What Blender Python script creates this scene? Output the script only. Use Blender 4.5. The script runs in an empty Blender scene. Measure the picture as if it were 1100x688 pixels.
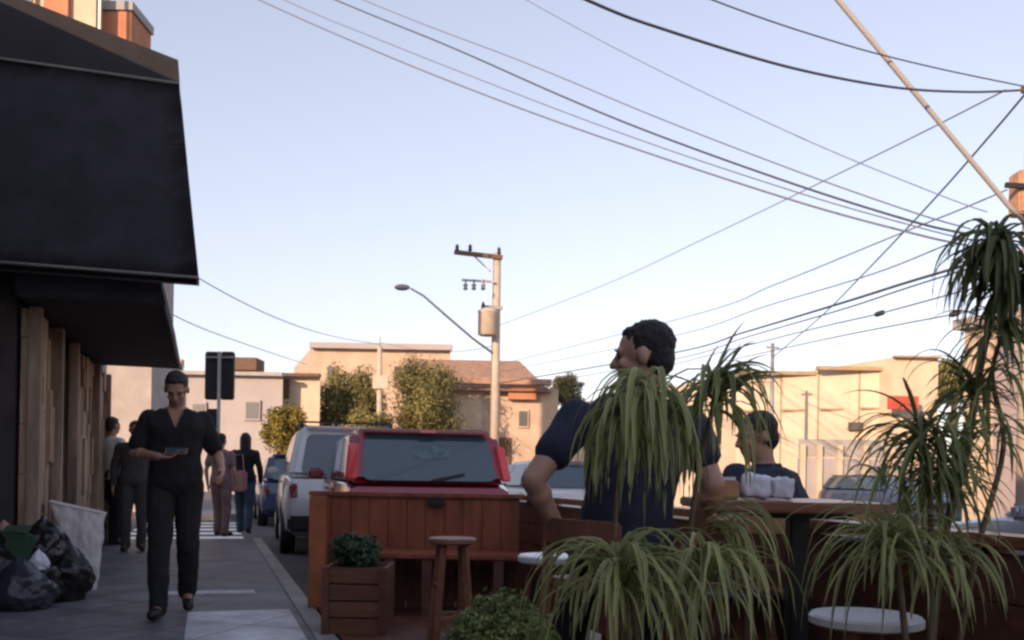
import bpy, bmesh, math, random
from mathutils import Vector, Matrix, noise
R = math.radians
random.seed(7)
sc = bpy.context.scene
col = sc.collection
V = Vector
CAMZ, FPX, ROLL = 1.05, 1000.0, R(1.0)
PX, PY = 550.0, 509.0
# ---------------------------------------------------------------- coordinates
def at(px, py, Y):
    dx, dy = px - PX, py - PY
    c, s = math.cos(ROLL), math.sin(ROLL)
    x, d = dx*c + dy*s, -dx*s + dy*c
    return V((x/FPX*Y, Y, CAMZ - d/FPX*Y))
SA = R(18.1)
U2 = V((-math.sin(SA), math.cos(SA), 0)); V2 = V((math.cos(SA), math.sin(SA), 0))
def S(s, l, z=0.0):
    return U2*s + V2*l + V((0, 0, z))
# ---------------------------------------------------------------- materials
MATS = {}
def mat(name, color, rough=.7, metal=0.0, var=.18, scale=6.0, bump=0.0, bscale=40.0, spec=.5, color2=None, coat=0.0, stretch=None):
    if name in MATS: return MATS[name]
    m = bpy.data.materials.new(name); m.use_nodes = True
    nt = m.node_tree; b = nt.nodes['Principled BSDF']
    b.inputs['Roughness'].default_value = rough; b.inputs['Metallic'].default_value = metal
    b.inputs['Specular IOR Level'].default_value = spec
    b.inputs['Coat Weight'].default_value = coat
    tc = nt.nodes.new('ShaderNodeTexCoord'); mp = nt.nodes.new('ShaderNodeMapping')
    if stretch: mp.inputs['Scale'].default_value = stretch
    nt.links.new(tc.outputs['Object'], mp.inputs['Vector'])
    n = nt.nodes.new('ShaderNodeTexNoise'); n.inputs['Scale'].default_value = scale; n.inputs['Detail'].default_value = 6
    n.inputs['Roughness'].default_value = .65
    nt.links.new(mp.outputs['Vector'], n.inputs['Vector'])
    r = nt.nodes.new('ShaderNodeValToRGB')
    c2 = color2 if color2 else tuple(min(1, c*(1+var)) for c in color)
    c1 = tuple(c*(1-var) for c in color)
    r.color_ramp.elements[0].position = .3; r.color_ramp.elements[0].color = (*c1, 1)
    r.color_ramp.elements[1].position = .72; r.color_ramp.elements[1].color = (*c2, 1)
    nt.links.new(n.outputs['Fac'], r.inputs['Fac']); nt.links.new(r.outputs['Color'], b.inputs['Base Color'])
    if bump:
        n2 = nt.nodes.new('ShaderNodeTexNoise'); n2.inputs['Scale'].default_value = bscale; n2.inputs['Detail'].default_value = 5
        nt.links.new(mp.outputs['Vector'], n2.inputs['Vector'])
        bp = nt.nodes.new('ShaderNodeBump'); bp.inputs['Strength'].default_value = bump; bp.inputs['Distance'].default_value = .02
        nt.links.new(n2.outputs['Fac'], bp.inputs['Height']); nt.links.new(bp.outputs['Normal'], b.inputs['Normal'])
    MATS[name] = m
    return m
def leaf_mat(name, c_dark, c_light, trans=.25, edge=None, rough=.45):
    m = bpy.data.materials.new(name); m.use_nodes = True
    nt = m.node_tree; b = nt.nodes['Principled BSDF']
    a = nt.nodes.new('ShaderNodeVertexColor'); a.layer_name = 'tint'
    sp = nt.nodes.new('ShaderNodeSeparateColor'); nt.links.new(a.outputs['Color'], sp.inputs['Color'])
    r = nt.nodes.new('ShaderNodeMixRGB'); r.inputs[1].default_value = (*c_dark, 1); r.inputs[2].default_value = (*c_light, 1)
    nt.links.new(sp.outputs['Red'], r.inputs[0])
    out = r.outputs[0]
    if edge:
        e = nt.nodes.new('ShaderNodeMixRGB'); e.inputs[2].default_value = (*edge, 1)
        nt.links.new(out, e.inputs[1]); nt.links.new(sp.outputs['Green'], e.inputs[0]); out = e.outputs[0]
    nt.links.new(out, b.inputs['Base Color']); b.inputs['Roughness'].default_value = rough
    t = nt.nodes.new('ShaderNodeBsdfTranslucent'); nt.links.new(out, t.inputs['Color'])
    mx = nt.nodes.new('ShaderNodeMixShader'); mx.inputs[0].default_value = trans
    nt.links.new(b.outputs[0], mx.inputs[1]); nt.links.new(t.outputs[0], mx.inputs[2])
    nt.links.new(mx.outputs[0], nt.nodes['Material Output'].inputs['Surface'])
    MATS[name] = m
    return m
def paving_mat(name, ca, cb, mortar, sx, sy, angle):
    m = bpy.data.materials.new(name); m.use_nodes = True
    nt = m.node_tree; b = nt.nodes['Principled BSDF']; b.inputs['Roughness'].default_value = .62
    tc = nt.nodes.new('ShaderNodeTexCoord'); mp = nt.nodes.new('ShaderNodeMapping')
    mp.inputs['Rotation'].default_value = (0, 0, angle)
    nt.links.new(tc.outputs['Object'], mp.inputs['Vector'])
    br = nt.nodes.new('ShaderNodeTexBrick'); br.inputs['Scale'].default_value = 1
    br.inputs['Brick Width'].default_value = sx; br.inputs['Row Height'].default_value = sy; br.inputs['Mortar Size'].default_value = .011
    br.offset = 0.0
    br.inputs['Color1'].default_value = (*ca, 1); br.inputs['Color2'].default_value = (*cb, 1); br.inputs['Mortar'].default_value = (*mortar, 1)
    nt.links.new(mp.outputs['Vector'], br.inputs['Vector'])
    n = nt.nodes.new('ShaderNodeTexNoise'); n.inputs['Scale'].default_value = 2.3; n.inputs['Detail'].default_value = 8; n.inputs['Roughness'].default_value = .7
    nt.links.new(tc.outputs['Object'], n.inputs['Vector'])
    r = nt.nodes.new('ShaderNodeValToRGB'); r.color_ramp.elements[0].position = .32; r.color_ramp.elements[0].color = (.42, .42, .44, 1)
    r.color_ramp.elements[1].position = .7; r.color_ramp.elements[1].color = (1.15, 1.15, 1.15, 1)
    nt.links.new(n.outputs['Fac'], r.inputs['Fac'])
    mx = nt.nodes.new('ShaderNodeMixRGB'); mx.blend_type = 'MULTIPLY'; mx.inputs[0].default_value = 1
    nt.links.new(br.outputs['Color'], mx.inputs[1]); nt.links.new(r.outputs['Color'], mx.inputs[2])
    nt.links.new(mx.outputs[0], b.inputs['Base Color'])
    n3 = nt.nodes.new('ShaderNodeTexNoise'); n3.inputs['Scale'].default_value = 60
    nt.links.new(tc.outputs['Object'], n3.inputs['Vector'])
    bp = nt.nodes.new('ShaderNodeBump'); bp.inputs['Strength'].default_value = .35; bp.inputs['Distance'].default_value = .01
    nt.links.new(n3.outputs['Fac'], bp.inputs['Height']); nt.links.new(bp.outputs['Normal'], b.inputs['Normal'])
    MATS[name] = m
    return m
M_asphalt = mat('asphalt', (0.0715, 0.0715, 0.0754), .85, bump=.4, bscale=120, scale=1.2, var=.25)
M_ground = mat('dry_ground', (.13, .12, .1), .95, scale=.3)
M_pave = paving_mat('grey_paving', (.165, .16, .18), (.195, .19, .21), (.08, .08, .085), .5, .5, SA)
M_pale = paving_mat('pale_concrete', (.62, .62, .66), (.7, .7, .73), (.35, .35, .35), .6, .6, SA)
M_kerb = mat('kerb_concrete', (.3, .29, .28), .85, bump=.3, scale=3, var=.3)
M_white_paint = mat('road_paint', (.78, .78, .76), .7, scale=9, var=.15)
M_canvas = mat('black_canvas', (.072, .070, .092), .85, scale=3, var=.3, bump=.25, bscale=5)
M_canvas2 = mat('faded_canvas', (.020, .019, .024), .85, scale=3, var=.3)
M_pipe = mat('grey_piping', (.16, .15, .15), .5, scale=8)
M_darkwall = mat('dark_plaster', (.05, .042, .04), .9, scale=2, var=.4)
M_plank = mat('weathered_plank', (.36, .235, .155), .85, scale=5, var=.75, color2=(.66, .46, .31), bump=.5, bscale=25, stretch=(1, 1, .15))
M_postpale = mat('pale_timber', (.30, .22, .17), .8, scale=6, var=.6, stretch=(1, 1, .2))
M_deckwood = mat('red_stained_wood', (0.2475, 0.069, 0.033), .55, scale=7, var=.4, bump=.25, bscale=30, stretch=(1, 1, .2))
M_deckwood2 = mat('dark_stained_wood', (0.1275, 0.048, 0.03), .55, scale=7, var=.4, bump=.25, bscale=30)
M_orangewood = mat('orange_wood', (0.378, 0.119, 0.049), .5, scale=7, var=.3)
M_tablewood = mat('table_wood', (0.256, 0.104, 0.064), .32, scale=8, var=.35, stretch=(.2, 1, 1))
M_stoolwood = mat('stool_wood', (0.255, 0.1125, 0.0675), .5, scale=9, var=.3)
M_tan = mat('tan_wood', (0.42, 0.238, 0.126), .5, scale=9, var=.25)
M_planterwood = mat('planter_wood', (.17, .07, .04), .65, scale=9, var=.4, bump=.3, stretch=(.2, 1, 1))
M_blackmetal = mat('black_steel', (.012, .012, .014), .4, metal=.2)
M_greymetal = mat('galvanised_steel', (.35, .34, .32), .5, metal=.6, scale=4)
M_pole = mat('sunlit_concrete', (.5, .42, .34), .85, scale=3, var=.15, bump=.2)
M_lampgrey = mat('lamp_tube', (.40, .37, .35), .7, scale=.5, var=.05)
M_wire = mat('black_cable', (.05, .05, .065), .6)
M_wire2 = mat('grey_cable', (.13, .13, .165), .6)
M_skin = mat('brown_skin', (0.375, 0.2063, 0.1438), .55, scale=20, var=.1, spec=.4)
M_skin2 = mat('light_skin', (0.48, 0.282, 0.204), .55, scale=20, var=.1, spec=.4)
M_hair = mat('black_hair', (.012, .010, .010), .55, scale=60, var=.5, bump=.6, bscale=120)
M_black = mat('black_cotton', (.011, .011, .014), .9, scale=12, var=.3)
M_black2 = mat('black_trouser', (.012, .012, .015), .9, scale=12, var=.3)
M_navy = mat('navy_cotton', (.022, .027, .050), .9, scale=12, var=.3)
M_jean = mat('blue_denim', (.05, .075, .13), .9, scale=14, var=.3)
M_shoe = mat('dark_shoe', (.012, .011, .012), .5)
M_wcloth = mat('white_cotton', (.62, .62, .66), .9, scale=10, var=.1)
M_gcloth = mat('grey_cotton', (.06, .056, .06), .9, scale=10, var=.2)
M_pink = mat('pink_cotton', (.46, .25, .24), .9, scale=10, var=.15)
M_eye = mat('eye_dark', (.02, .015, .012), .2)
M_phone = mat('phone_case', (.35, .14, .05), .4)
M_redpaint = mat('red_car_paint', (0.286, 0.0208, 0.0455), .25, scale=2, var=.05, coat=.8, spec=.6)
M_whitepaint = mat('white_car_paint', (.62, .63, .66), .3, scale=2, var=.04, coat=.6)
M_bluepaint = mat('blue_car_paint', (.03, .05, .11), .25, scale=2, var=.05, coat=.6)
M_silverpaint = mat('silver_car_paint', (.25, .28, .33), .3, metal=.4, scale=2, var=.05, coat=.5)
M_glass = mat('car_glass', (.04, .075, .10), .06, scale=2, var=.1, spec=1.0, coat=.6)
M_tyre = mat('tyre_rubber', (.012, .012, .012), .85)
M_rim = mat('alloy_rim', (.4, .4, .4), .35, metal=.8)
M_trim = mat('black_plastic', (.014, .014, .015), .6)
M_tail = mat('red_lamp_lens', (.75, .03, .035), .15, spec=.7, coat=.8)
M_tail2 = mat('dark_red_lens', (.22, .015, .02), .15, spec=.7, coat=.8)
M_head = mat('clear_lamp_lens', (.75, .72, .62), .15, spec=.7)
M_reflection = mat('reflection_tint', (.10, .15, .18), .3, scale=18, var=.5)
M_plate = mat('licence_plate', (.5, .5, .5), .5)
M_bag = mat('black_bin_bag', (.010, .010, .013), .28, bump=.6, bscale=16, scale=6, spec=.6)
M_bluebag = mat('blue_grey_bin_bag', (.035, .04, .055), .3, bump=.6, bscale=16, scale=6, spec=.6)
M_whitebin = mat('white_plastic', (.66, .63, .64), .6, scale=3, var=.08)
M_greenbox = mat('green_carton', (.045, .10, .06), .75, scale=6, var=.3)
M_redbox = mat('red_carton', (.22, .06, .06), .75, scale=6)
M_paper = mat('white_paper', (.72, .76, .86), .8, scale=9, var=.06, bump=.4, bscale=20)
M_whiteseat = mat('white_laminate', (.80, .80, .82), .3, scale=4, var=.04)
M_soil = mat('soil', (.04, .028, .02), .95, bump=.6)
M_cream = mat('cream_render', (.58, .46, .34), .9, scale=1.2, var=.16)
M_peach = mat('peach_render', (.50, .375, .285), .9, scale=.8, var=.2)
M_orange = mat('orange_brick', (.46, .20, .11), .9, scale=2, var=.2)
M_palewall = mat('pale_render', (.36, .335, .335), .9, scale=1, var=.08)
M_rightwall = mat('pinkish_render', (.36, .31, .315), .9, scale=1.2, var=.12)
M_ware = mat('warehouse_panel', (.62, .51, .385), .85, scale=.9, var=.16)
M_joint = mat('panel_joint', (.36, .27, .17), .9)
M_roof = mat('clay_tile_roof', (.34, .21, .15), .9, scale=3, var=.25, bump=.5, bscale=12)
M_brown = mat('brown_shutter', (.13, .075, .05), .8)
M_window = mat('window_glass', (.08, .075, .07), .15, spec=.8)
M_greywall = mat('grey_block_wall', (.36, .33, .31), .9, scale=2)
M_red = mat('red_sign_paint', (.42, .07, .04), .6)
M_dark = mat('traffic_housing', (.014, .014, .018), .6)
M_bark = mat('tree_bark', (.11, .075, .05), .95, bump=.6, scale=8)
M_stem = mat('plant_stem', (.16, .12, .07), .8, scale=12, var=.3)
L_strap = leaf_mat('strap_leaf', (.11, .16, .055), (.52, .54, .20), .4, edge=(.72, .70, .40))
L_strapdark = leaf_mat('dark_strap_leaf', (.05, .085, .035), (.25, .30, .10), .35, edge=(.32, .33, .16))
L_bush = leaf_mat('bush_leaf', (.085, .135, .04), (.32, .38, .12), .2, rough=.6)
L_bushdark = leaf_mat('dark_bush_leaf', (.016, .04, .018), (.055, .10, .04), .2, rough=.6)
L_tree = leaf_mat('tree_leaf', (.12, .115, .04), (.30, .27, .095), .2, rough=.7)
L_yellow = leaf_mat('yellow_leaf', (.12, .10, .02), (.3, .24, .04), .2, rough=.7)
# ---------------------------------------------------------------- object helpers
W = {}
def tag(o, label=None, cat=None, group=None, kind=None):
    if label: o['label'] = label
    if cat: o['category'] = cat
    if group: o['group'] = group
    if kind: o['kind'] = kind
    return o
def thing(name, label, cat, loc=(0, 0, 0), rz=0.0, group=None):
    o = bpy.data.objects.new(name, None); col.objects.link(o)
    o.empty_display_size = .1
    o.location = loc; o.rotation_euler = (0, 0, rz)
    W[o.name] = (Matrix.Translation(V(loc)) @ Matrix.Rotation(rz, 4, 'Z')).inverted()
    return tag(o, label, cat, group)
def copy_tree(o, parent=None):
    c = o.copy(); col.objects.link(c); c.parent = parent
    for ch in list(o.children): copy_tree(ch, c)
    return c
class MB:
    def __init__(s): s.bm = bmesh.new()
    def box(s, c, size, rot=None):
        r = bmesh.ops.create_cube(s.bm, size=1)
        m = Matrix.Translation(V(c)) @ (rot.to_4x4() if rot else Matrix.Identity(4)) @ Matrix.Diagonal((*size, 1))
        bmesh.ops.transform(s.bm, matrix=m, verts=r['verts']); return s
    def beam(s, p0, p1, w, h=None, up=V((0, 0, 1))):
        p0, p1 = V(p0), V(p1); h = h or w
        d = p1 - p0; L = d.length; y = d.normalized()
        x = y.cross(up)
        if x.length < 1e-4: x = V((1, 0, 0))
        x.normalize(); z = x.cross(y)
        rot = Matrix((x, y, z)).transposed()
        return s.box((p0+p1)/2, (w, L, h), rot)
    def hexa(s, pts):
        v = [s.bm.verts.new(V(p)) for p in pts]      # 4 bottom, 4 top
        for f in ((3, 2, 1, 0), (4, 5, 6, 7), (0, 1, 5, 4), (1, 2, 6, 5), (2, 3, 7, 6), (3, 0, 4, 7)):
            s.bm.faces.new([v[i] for i in f])
        return s
    def prism(s, pts, off):
        off = V(off)
        a = [s.bm.verts.new(V(p)) for p in pts]; b = [s.bm.verts.new(V(p)+off) for p in pts]
        s.bm.faces.new(a[::-1]); s.bm.faces.new(b)
        n = len(a)
        for i in range(n): s.bm.faces.new((a[i], a[(i+1) % n], b[(i+1) % n], b[i]))
        bmesh.ops.recalc_face_normals(s.bm, faces=s.bm.faces[:]); return s
    def loft(s, rings):
        rs = [[s.bm.verts.new(V(p)) for p in r] for r in rings]
        n = len(rs[0])
        for a, b in zip(rs, rs[1:]):
            for i in range(n): s.bm.faces.new((a[i], a[(i+1) % n], b[(i+1) % n], b[i]))
        s.bm.faces.new(rs[0][::-1]); s.bm.faces.new(rs[-1])
        return s
    def tube(s, pts, r, seg=8):
        pts = [V(p) for p in pts]; n = len(pts)
        rr = r if isinstance(r, (list, tuple)) else [r]*n
        rings = []; px = None
        for i, p in enumerate(pts):
            d = (pts[min(i+1, n-1)] - pts[max(i-1, 0)]).normalized()
            x = d.cross(V((0, 0, 1))) if px is None else px - d*px.dot(d)
            if x.length < 1e-3: x = d.cross(V((0, 1, 0)))
            x.normalize(); px = x; y = d.cross(x)
            rings.append([p + (x*math.cos(a) + y*math.sin(a))*rr[i] for a in [2*math.pi*k/seg for k in range(seg)]])
        return s.loft(rings)
    def cap(s, p0, p1, r0, r1, seg=12):
        p0, p1 = V(p0), V(p1); d = (p1-p0).normalized()
        pts, rr = [], []
        for a in (80, 55, 25): pts.append(p0 - d*r0*math.sin(R(a))); rr.append(r0*math.cos(R(a)))
        pts += [p0, p1]; rr += [r0, r1]
        for a in (25, 55, 80): pts.append(p1 + d*r1*math.sin(R(a))); rr.append(r1*math.cos(R(a)))
        return s.tube(pts, rr, seg)
    def ell(s, c, rad, rot=None, u=16, v=12):
        r = bmesh.ops.create_uvsphere(s.bm, u_segments=u, v_segments=v, radius=1)
        m = Matrix.Translation(V(c)) @ (rot.to_4x4() if rot else Matrix.Identity(4)) @ Matrix.Diagonal((*rad, 1))
        bmesh.ops.transform(s.bm, matrix=m, verts=r['verts']); return s
    def lathe(s, c, prof, seg=24, axis='Z'):
        c = V(c); rings = []
        for (r, h) in prof:
            ring = []
            for k in range(seg):
                a = 2*math.pi*k/seg
                if axis == 'Z': ring.append(c + V((r*math.cos(a), r*math.sin(a), h)))
                else: ring.append(c + V((h, r*math.cos(a), r*math.sin(a))))
            rings.append(ring)
        s.loft(rings); bmesh.ops.recalc_face_normals(s.bm, faces=s.bm.faces[:]); return s
    def build(s, name, material, parent=None, smooth=False, bevel=0.0, segs=2, local=False):
        me = bpy.data.meshes.new(name)
        if bevel:
            bmesh.ops.bevel(s.bm, geom=[e for e in s.bm.edges if e.calc_face_angle(0) > .5], offset=bevel, segments=segs, affect='EDGES', clamp_overlap=True)
        s.bm.to_mesh(me); s.bm.free()
        o = bpy.data.objects.new(name, me); col.objects.link(o)
        return fin(o, material, parent, smooth, local)
def fin(o, material, parent, smooth, local):
    me = o.data
    if material: me.materials.append(material)
    if smooth:
        me.polygons.foreach_set('use_smooth', [True]*len(me.polygons))
        if smooth == 'auto': me.set_sharp_from_angle(angle=R(40))
    if parent:
        o.parent = parent; w = W[parent.name]; W[o.name] = w
        if not local: me.transform(w)
    else: W[o.name] = Matrix.Identity(4)
    return o
def remeshed(mb, name, material, parent, voxel, fold=0.0, ffreq=9.0, sm=4, bias=0.0):
    """fuse overlapping closed shells into one continuous surface"""
    me = bpy.data.meshes.new('tmp'); mb.bm.to_mesh(me); mb.bm.free()
    o = bpy.data.objects.new('tmp', me); col.objects.link(o)
    m = o.modifiers.new('r', 'REMESH'); m.mode = 'VOXEL'; m.voxel_size = voxel
    k = o.modifiers.new('s', 'SMOOTH'); k.iterations = sm; k.factor = .5
    dg = bpy.context.evaluated_depsgraph_get()
    me2 = bpy.data.meshes.new_from_object(o.evaluated_get(dg))
    bpy.data.objects.remove(o); bpy.data.meshes.remove(me)
    if fold:
        off = V((random.random()*50, random.random()*50, 3))
        ns = [v.normal.copy() for v in me2.vertices]
        for v, n in zip(me2.vertices, ns):
            q = v.co*ffreq + off; q.z *= .55
            v.co += n*fold*(noise.noise(q) + .6*noise.noise(q*2.3) + bias)
    me2.name = name
    me2.materials.clear()
    ob = bpy.data.objects.new(name, me2); col.objects.link(ob)
    return fin(ob, material, parent, True, False)
# ---------------------------------------------------------------- foliage helpers
def strap_tuft(name, parent, material, c, n, length, width, elev, droop, az=None, upright=0, tint=(.0, 1.0), stemlen=.06):
    verts, faces, cols = [], [], []
    c = V(c); steps = 10; n = int(n*1.35)
    for i in range(n):
        a = random.uniform(0, 2*math.pi) if az is None else random.uniform(*az)
        up = i < upright
        e = random.uniform(50, 85) if up else random.uniform(*elev)
        d = V((math.cos(a)*math.cos(R(e)), math.sin(a)*math.cos(R(e)), math.sin(R(e))))
        L = random.uniform(*length)*random.choice((.7, 1, 1, 1.1)); w = width*random.uniform(.4, 1.05); k = droop*random.uniform(.7, 1.3)*(.22 if up else 1)
        p = c + V((random.gauss(0, .016), random.gauss(0, .016), random.uniform(-stemlen, stemlen*.4)))
        t0 = random.uniform(*tint); base = len(verts); st = L/steps
        pale = 1.0 if random.random() < .3 else .45
        for j in range(steps+1):
            t = j/steps
            side = d.cross(V((0, 0, 1)))
            if side.length < .05: side = V((-math.sin(a), math.cos(a), 0))
            side.normalize(); nrm = side.cross(d)
            ww = w*(min(1, .45 + 2.2*t))*(1 - t**2.6)*.5 + .0005
            for (q, g) in ((-1, 1), (-.5, 0), (0, 0), (.5, 0), (1, 1)):
                verts.append(p + side*ww*q + nrm*ww*.5*abs(q)); cols.append((t0*(.75+.25*t), g*pale, 0, 1))
            p = p + d*st
            d = (d + V((random.gauss(0, .055), random.gauss(0, .055), -k*st*(1 + t)))).normalized()
        for j in range(steps):
            for q in range(4):
                b = base + j*5 + q
                faces.append((b, b+1, b+6, b+5))
    return leaf_mesh(name, verts, faces, cols, material, parent, True)
def leaf_mesh(name, verts, faces, cols, material, parent, smooth=False):
    me = bpy.data.meshes.new(name); me.from_pydata([tuple(v) for v in verts], [], faces)
    ca = me.color_attributes.new('tint', 'FLOAT_COLOR', 'POINT')
    ca.data.foreach_set('color', [x for c in cols for x in c])
    o = bpy.data.objects.new(name, me); col.objects.link(o)
    return fin(o, material, parent, smooth, False)
def leaf_cloud(name, parent, material, blobs, n, size, shell=.55, tint=(0, 1)):
    """blobs: (centre, radii); leaves spread through each blob's volume, denser near its skin"""
    verts, faces, cols = [], [], []
    tot = sum(b[1][0]*b[1][1]*b[1][2] for b in blobs)
    for (c, rad) in blobs:
        c = V(c); bt = random.uniform(-.2, .2)
        for i in range(int(n*rad[0]*rad[1]*rad[2]/tot)):
            d = V((random.gauss(0, 1), random.gauss(0, 1), random.gauss(0, 1))).normalized()
            q = shell + (1-shell)*random.random()
            q *= 1 + .22*noise.noise(d*2.3 + c*3)
            p = c + V((d.x*rad[0], d.y*rad[1], d.z*rad[2]))*q
            s = size*random.uniform(.6, 1.3)
            n1 = (d + V((random.gauss(0, .6), random.gauss(0, .6), random.gauss(0, .6) + .3))).normalized()
            x = n1.orthogonal().normalized(); x = (Matrix.Rotation(random.uniform(0, 6.28), 3, n1) @ x)
            y = n1.cross(x); b = len(verts)
            verts += [p - x*s, p + y*s*.45 - x*s*.1, p + x*s, p - y*s*.45 - x*s*.1]
            t = min(1, max(0, random.uniform(*tint) + bt))
            cols += [(t, 0, 0, 1)]*4
            faces.append((b, b+1, b+2, b+3))
    return leaf_mesh(name, verts, faces, cols, material, parent)
# ================================================================ SETTING
g = MB(); g.box((0, 0, -.30), (3000, 3000, .2)).build('ground', M_ground); tag(bpy.data.objects['ground'], kind='structure')
def slab(name, m, s0, s1, l0, l1, z0, z1, kind='structure', bevel=0.0):
    b = MB(); b.hexa([S(s0, l0, z0), S(s0, l1, z0), S(s1, l1, z0), S(s1, l0, z0), S(s0, l0, z1), S(s0, l1, z1), S(s1, l1, z1), S(s1, l0, z1)])
    bmesh.ops.recalc_face_normals(b.bm, faces=b.bm.faces[:])
    o = b.build(name, m, bevel=bevel); tag(o, kind=kind); return o
slab('road', M_asphalt, -40, 160, .80, 8.6, -.19, -.13)
slab('cross_road', M_asphalt, 14.6, 22.4, -60, .80, -.19, -.134)
slab('cross_road_right', M_asphalt, 34.0, 46.0, 8.6, 80, -.19, -.134)
slab('pavement', M_pave, -30, 14.6, -2.4, .64, -.2, 0)
slab('kerb', M_kerb, -30, 14.6, .642, .80, -.2, .004, bevel=.015)
slab('far_pavement', M_pave, 22.4, 120, -8, .80, -.2, 0)
slab('opposite_pavement', M_pave, -30, 34, 8.6, 11.6, -.2, 0)
slab('opposite_pavement_far', M_pave, 46, 120, 8.6, 12, -.2, 0)
slab('pale_paving_patch', M_pale, 5.2, 7.15, -.12, .60, -.01, .004)
slab('pale_paving_strip', M_pale, 8.15, 8.38, -.3, .4, -.01, .004)
for i in range(6):
    slab('crosswalk_stripe', M_white_paint, 15.3+i*1.1, 15.85+i*1.1, -1.3, .6, -.14, -.130)
# ---- building with plank front on the left
bt = thing('shop_building', 'low dark shop with a weathered vertical plank front behind the black awnings', 'building', S(0, -1.4))
b = MB()
b.prism([S(-30, -9, 0), S(-30, -2.3, 0), S(8.0, -2.3, 0), S(8.0, -1.42, 0), S(14.2, -1.42, 0), S(14.2, -9, 0)], (0, 0, 4.6))
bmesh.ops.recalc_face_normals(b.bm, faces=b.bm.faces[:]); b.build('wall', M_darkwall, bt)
b = MB(); s_ = 8.06; split_ = False
while s_ < 14.05:
    w_ = random.uniform(.07, .26)
    if s_ > 9.8 and not split_: b.build('plank_cladding', M_plank, bt); b = MB(); split_ = True
    if not (9.3 < s_ < 10.2):
        d_ = random.uniform(.0, .03)
        z_ = .04
        while z_ < 2.15:
            h_ = random.uniform(.15, .7); d_ = random.uniform(0, .05)
            b.beam(S(s_+w_/2+random.uniform(-.012, .012), -1.37+d_/2, z_), S(s_+w_/2+random.uniform(-.012, .012), -1.37+d_/2, min(2.27, z_+h_)), .05+d_, w_-random.uniform(.0, .03), up=U2); z_ += h_+.004
    s_ += w_
b.build('plank_cladding', M_plank, bt)
for s_ in (8.05, 9.2, 10.25, 12.2, 13.5):
    MB().beam(S(s_, -1.29, 0), S(s_, -1.29, 2.28), .09, .10, up=U2).build('post', M_postpale, bt, bevel=.008)
dr = MB().beam(S(9.72, -1.40, .02), S(9.72, -1.40, 2.2), .04, .86, up=U2).build('door', M_brown, bt)
MB().cap(S(9.42, -1.35, 1.0), S(9.42, -1.35, 1.15), .015, .015).build('handle', M_greymetal, dr, True)
# ---- awnings
def awning(label, s0, s1, prof, ztopwall, li=-1.38, ends=True):
    r = thing('awning', label, 'awning', S(s0, -1.4, prof[0][1]))
    (l0, z0), (l1, z1), (l2, z2) = prof
    # canopy: sloped roof and flaring front valance
    b = MB()
    n = 10
    def row(s, jit):
        return [S(s, li, ztopwall), S(s, (l2+li)/2, (z2+ztopwall)/2 - jit), S(s, l2, z2), S(s, l1+.004, z1), S(s, (l0+l1)/2-.012*jit*30, (z0+z1)/2), S(s, l0, z0)]
    rows = [row(s0 + (s1-s0)*i/n, .03*(i % 2)) for i in range(n+1)]
    vs = [[b.bm.verts.new(p) for p in rw] for rw in rows]
    for a, c in zip(vs, vs[1:]):
        for i in range(5): b.bm.faces.new((a[i], a[i+1], c[i+1], c[i]))
    bmesh.ops.solidify(b.bm, geom=b.bm.faces[:], thickness=.006)
    b.build('canopy', M_canvas, r, True)
    for s_, nm in ((s0-.004, 'end_panel'), (s1+.004, 'end_panel')):
        # slightly billowing end panel
        b = MB(); nu, nv = 12, 12; grid = []
        for j in range(nv+1):
            z = z0 + (z1-z0)*j/nv; lo = l0 + (l1-l0)*j/nv; rowv = []
            for i in range(nu+1):
                l = li + (lo-li)*i/nu
                bw = .025*noise.noise(V((l*2.2, z*1.4, s0)))
                rowv.append(b.bm.verts.new(S(s_ + bw*math.sin(math.pi*i/nu), l, z)))
            grid.append(rowv)
        for a, c in zip(grid, grid[1:]):
            for i in range(nu): b.bm.faces.new((a[i], a[i+1], c[i+1], c[i]))
        bmesh.ops.solidify(b.bm, geom=b.bm.faces[:], thickness=.006)
        o = b.build(nm, M_canvas, r, True)
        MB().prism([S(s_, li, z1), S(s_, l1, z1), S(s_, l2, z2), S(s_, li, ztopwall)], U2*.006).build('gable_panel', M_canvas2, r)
    for s_ in (s0-.02, s1+.02) if ends is True else ():
        MB().tube([S(s_, li, z1), S(s_, l1, z1)], .012).build('seam_bar', M_pipe, r, True)
        MB().tube([S(s_, li, z0), S(s_, l0, z0)], .012).build('bottom_bar', M_pipe, r, True)
    MB().tube([S(s0, l0-.012, z0), S(s1, l0-.012, z0)], .014).build('front_bar', M_pipe, r, True)
    return r
awning('tall black canvas awning end with a deep drop, nearest over the pavement', 7.39, 7.62, ((-.087, 2.478), (-.25, 3.91), (-.26, 4.09)), 4.62, -2.28)
awning('long low black awning continuing along the plank front behind the tall one', 7.72, 12.5, ((-.33, 2.30), (-.40, 2.62), (-.42, 2.75)), 3.5, -1.38, 'far')
aw = bpy.data.objects['awning.001']
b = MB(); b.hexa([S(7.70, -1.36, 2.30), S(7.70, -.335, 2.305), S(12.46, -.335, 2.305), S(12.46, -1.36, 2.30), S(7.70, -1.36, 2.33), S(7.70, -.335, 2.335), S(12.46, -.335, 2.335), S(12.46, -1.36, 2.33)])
bmesh.ops.recalc_face_normals(b.bm, faces=b.bm.faces[:]); b.build('lining', M_canvas2, aw)
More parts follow.
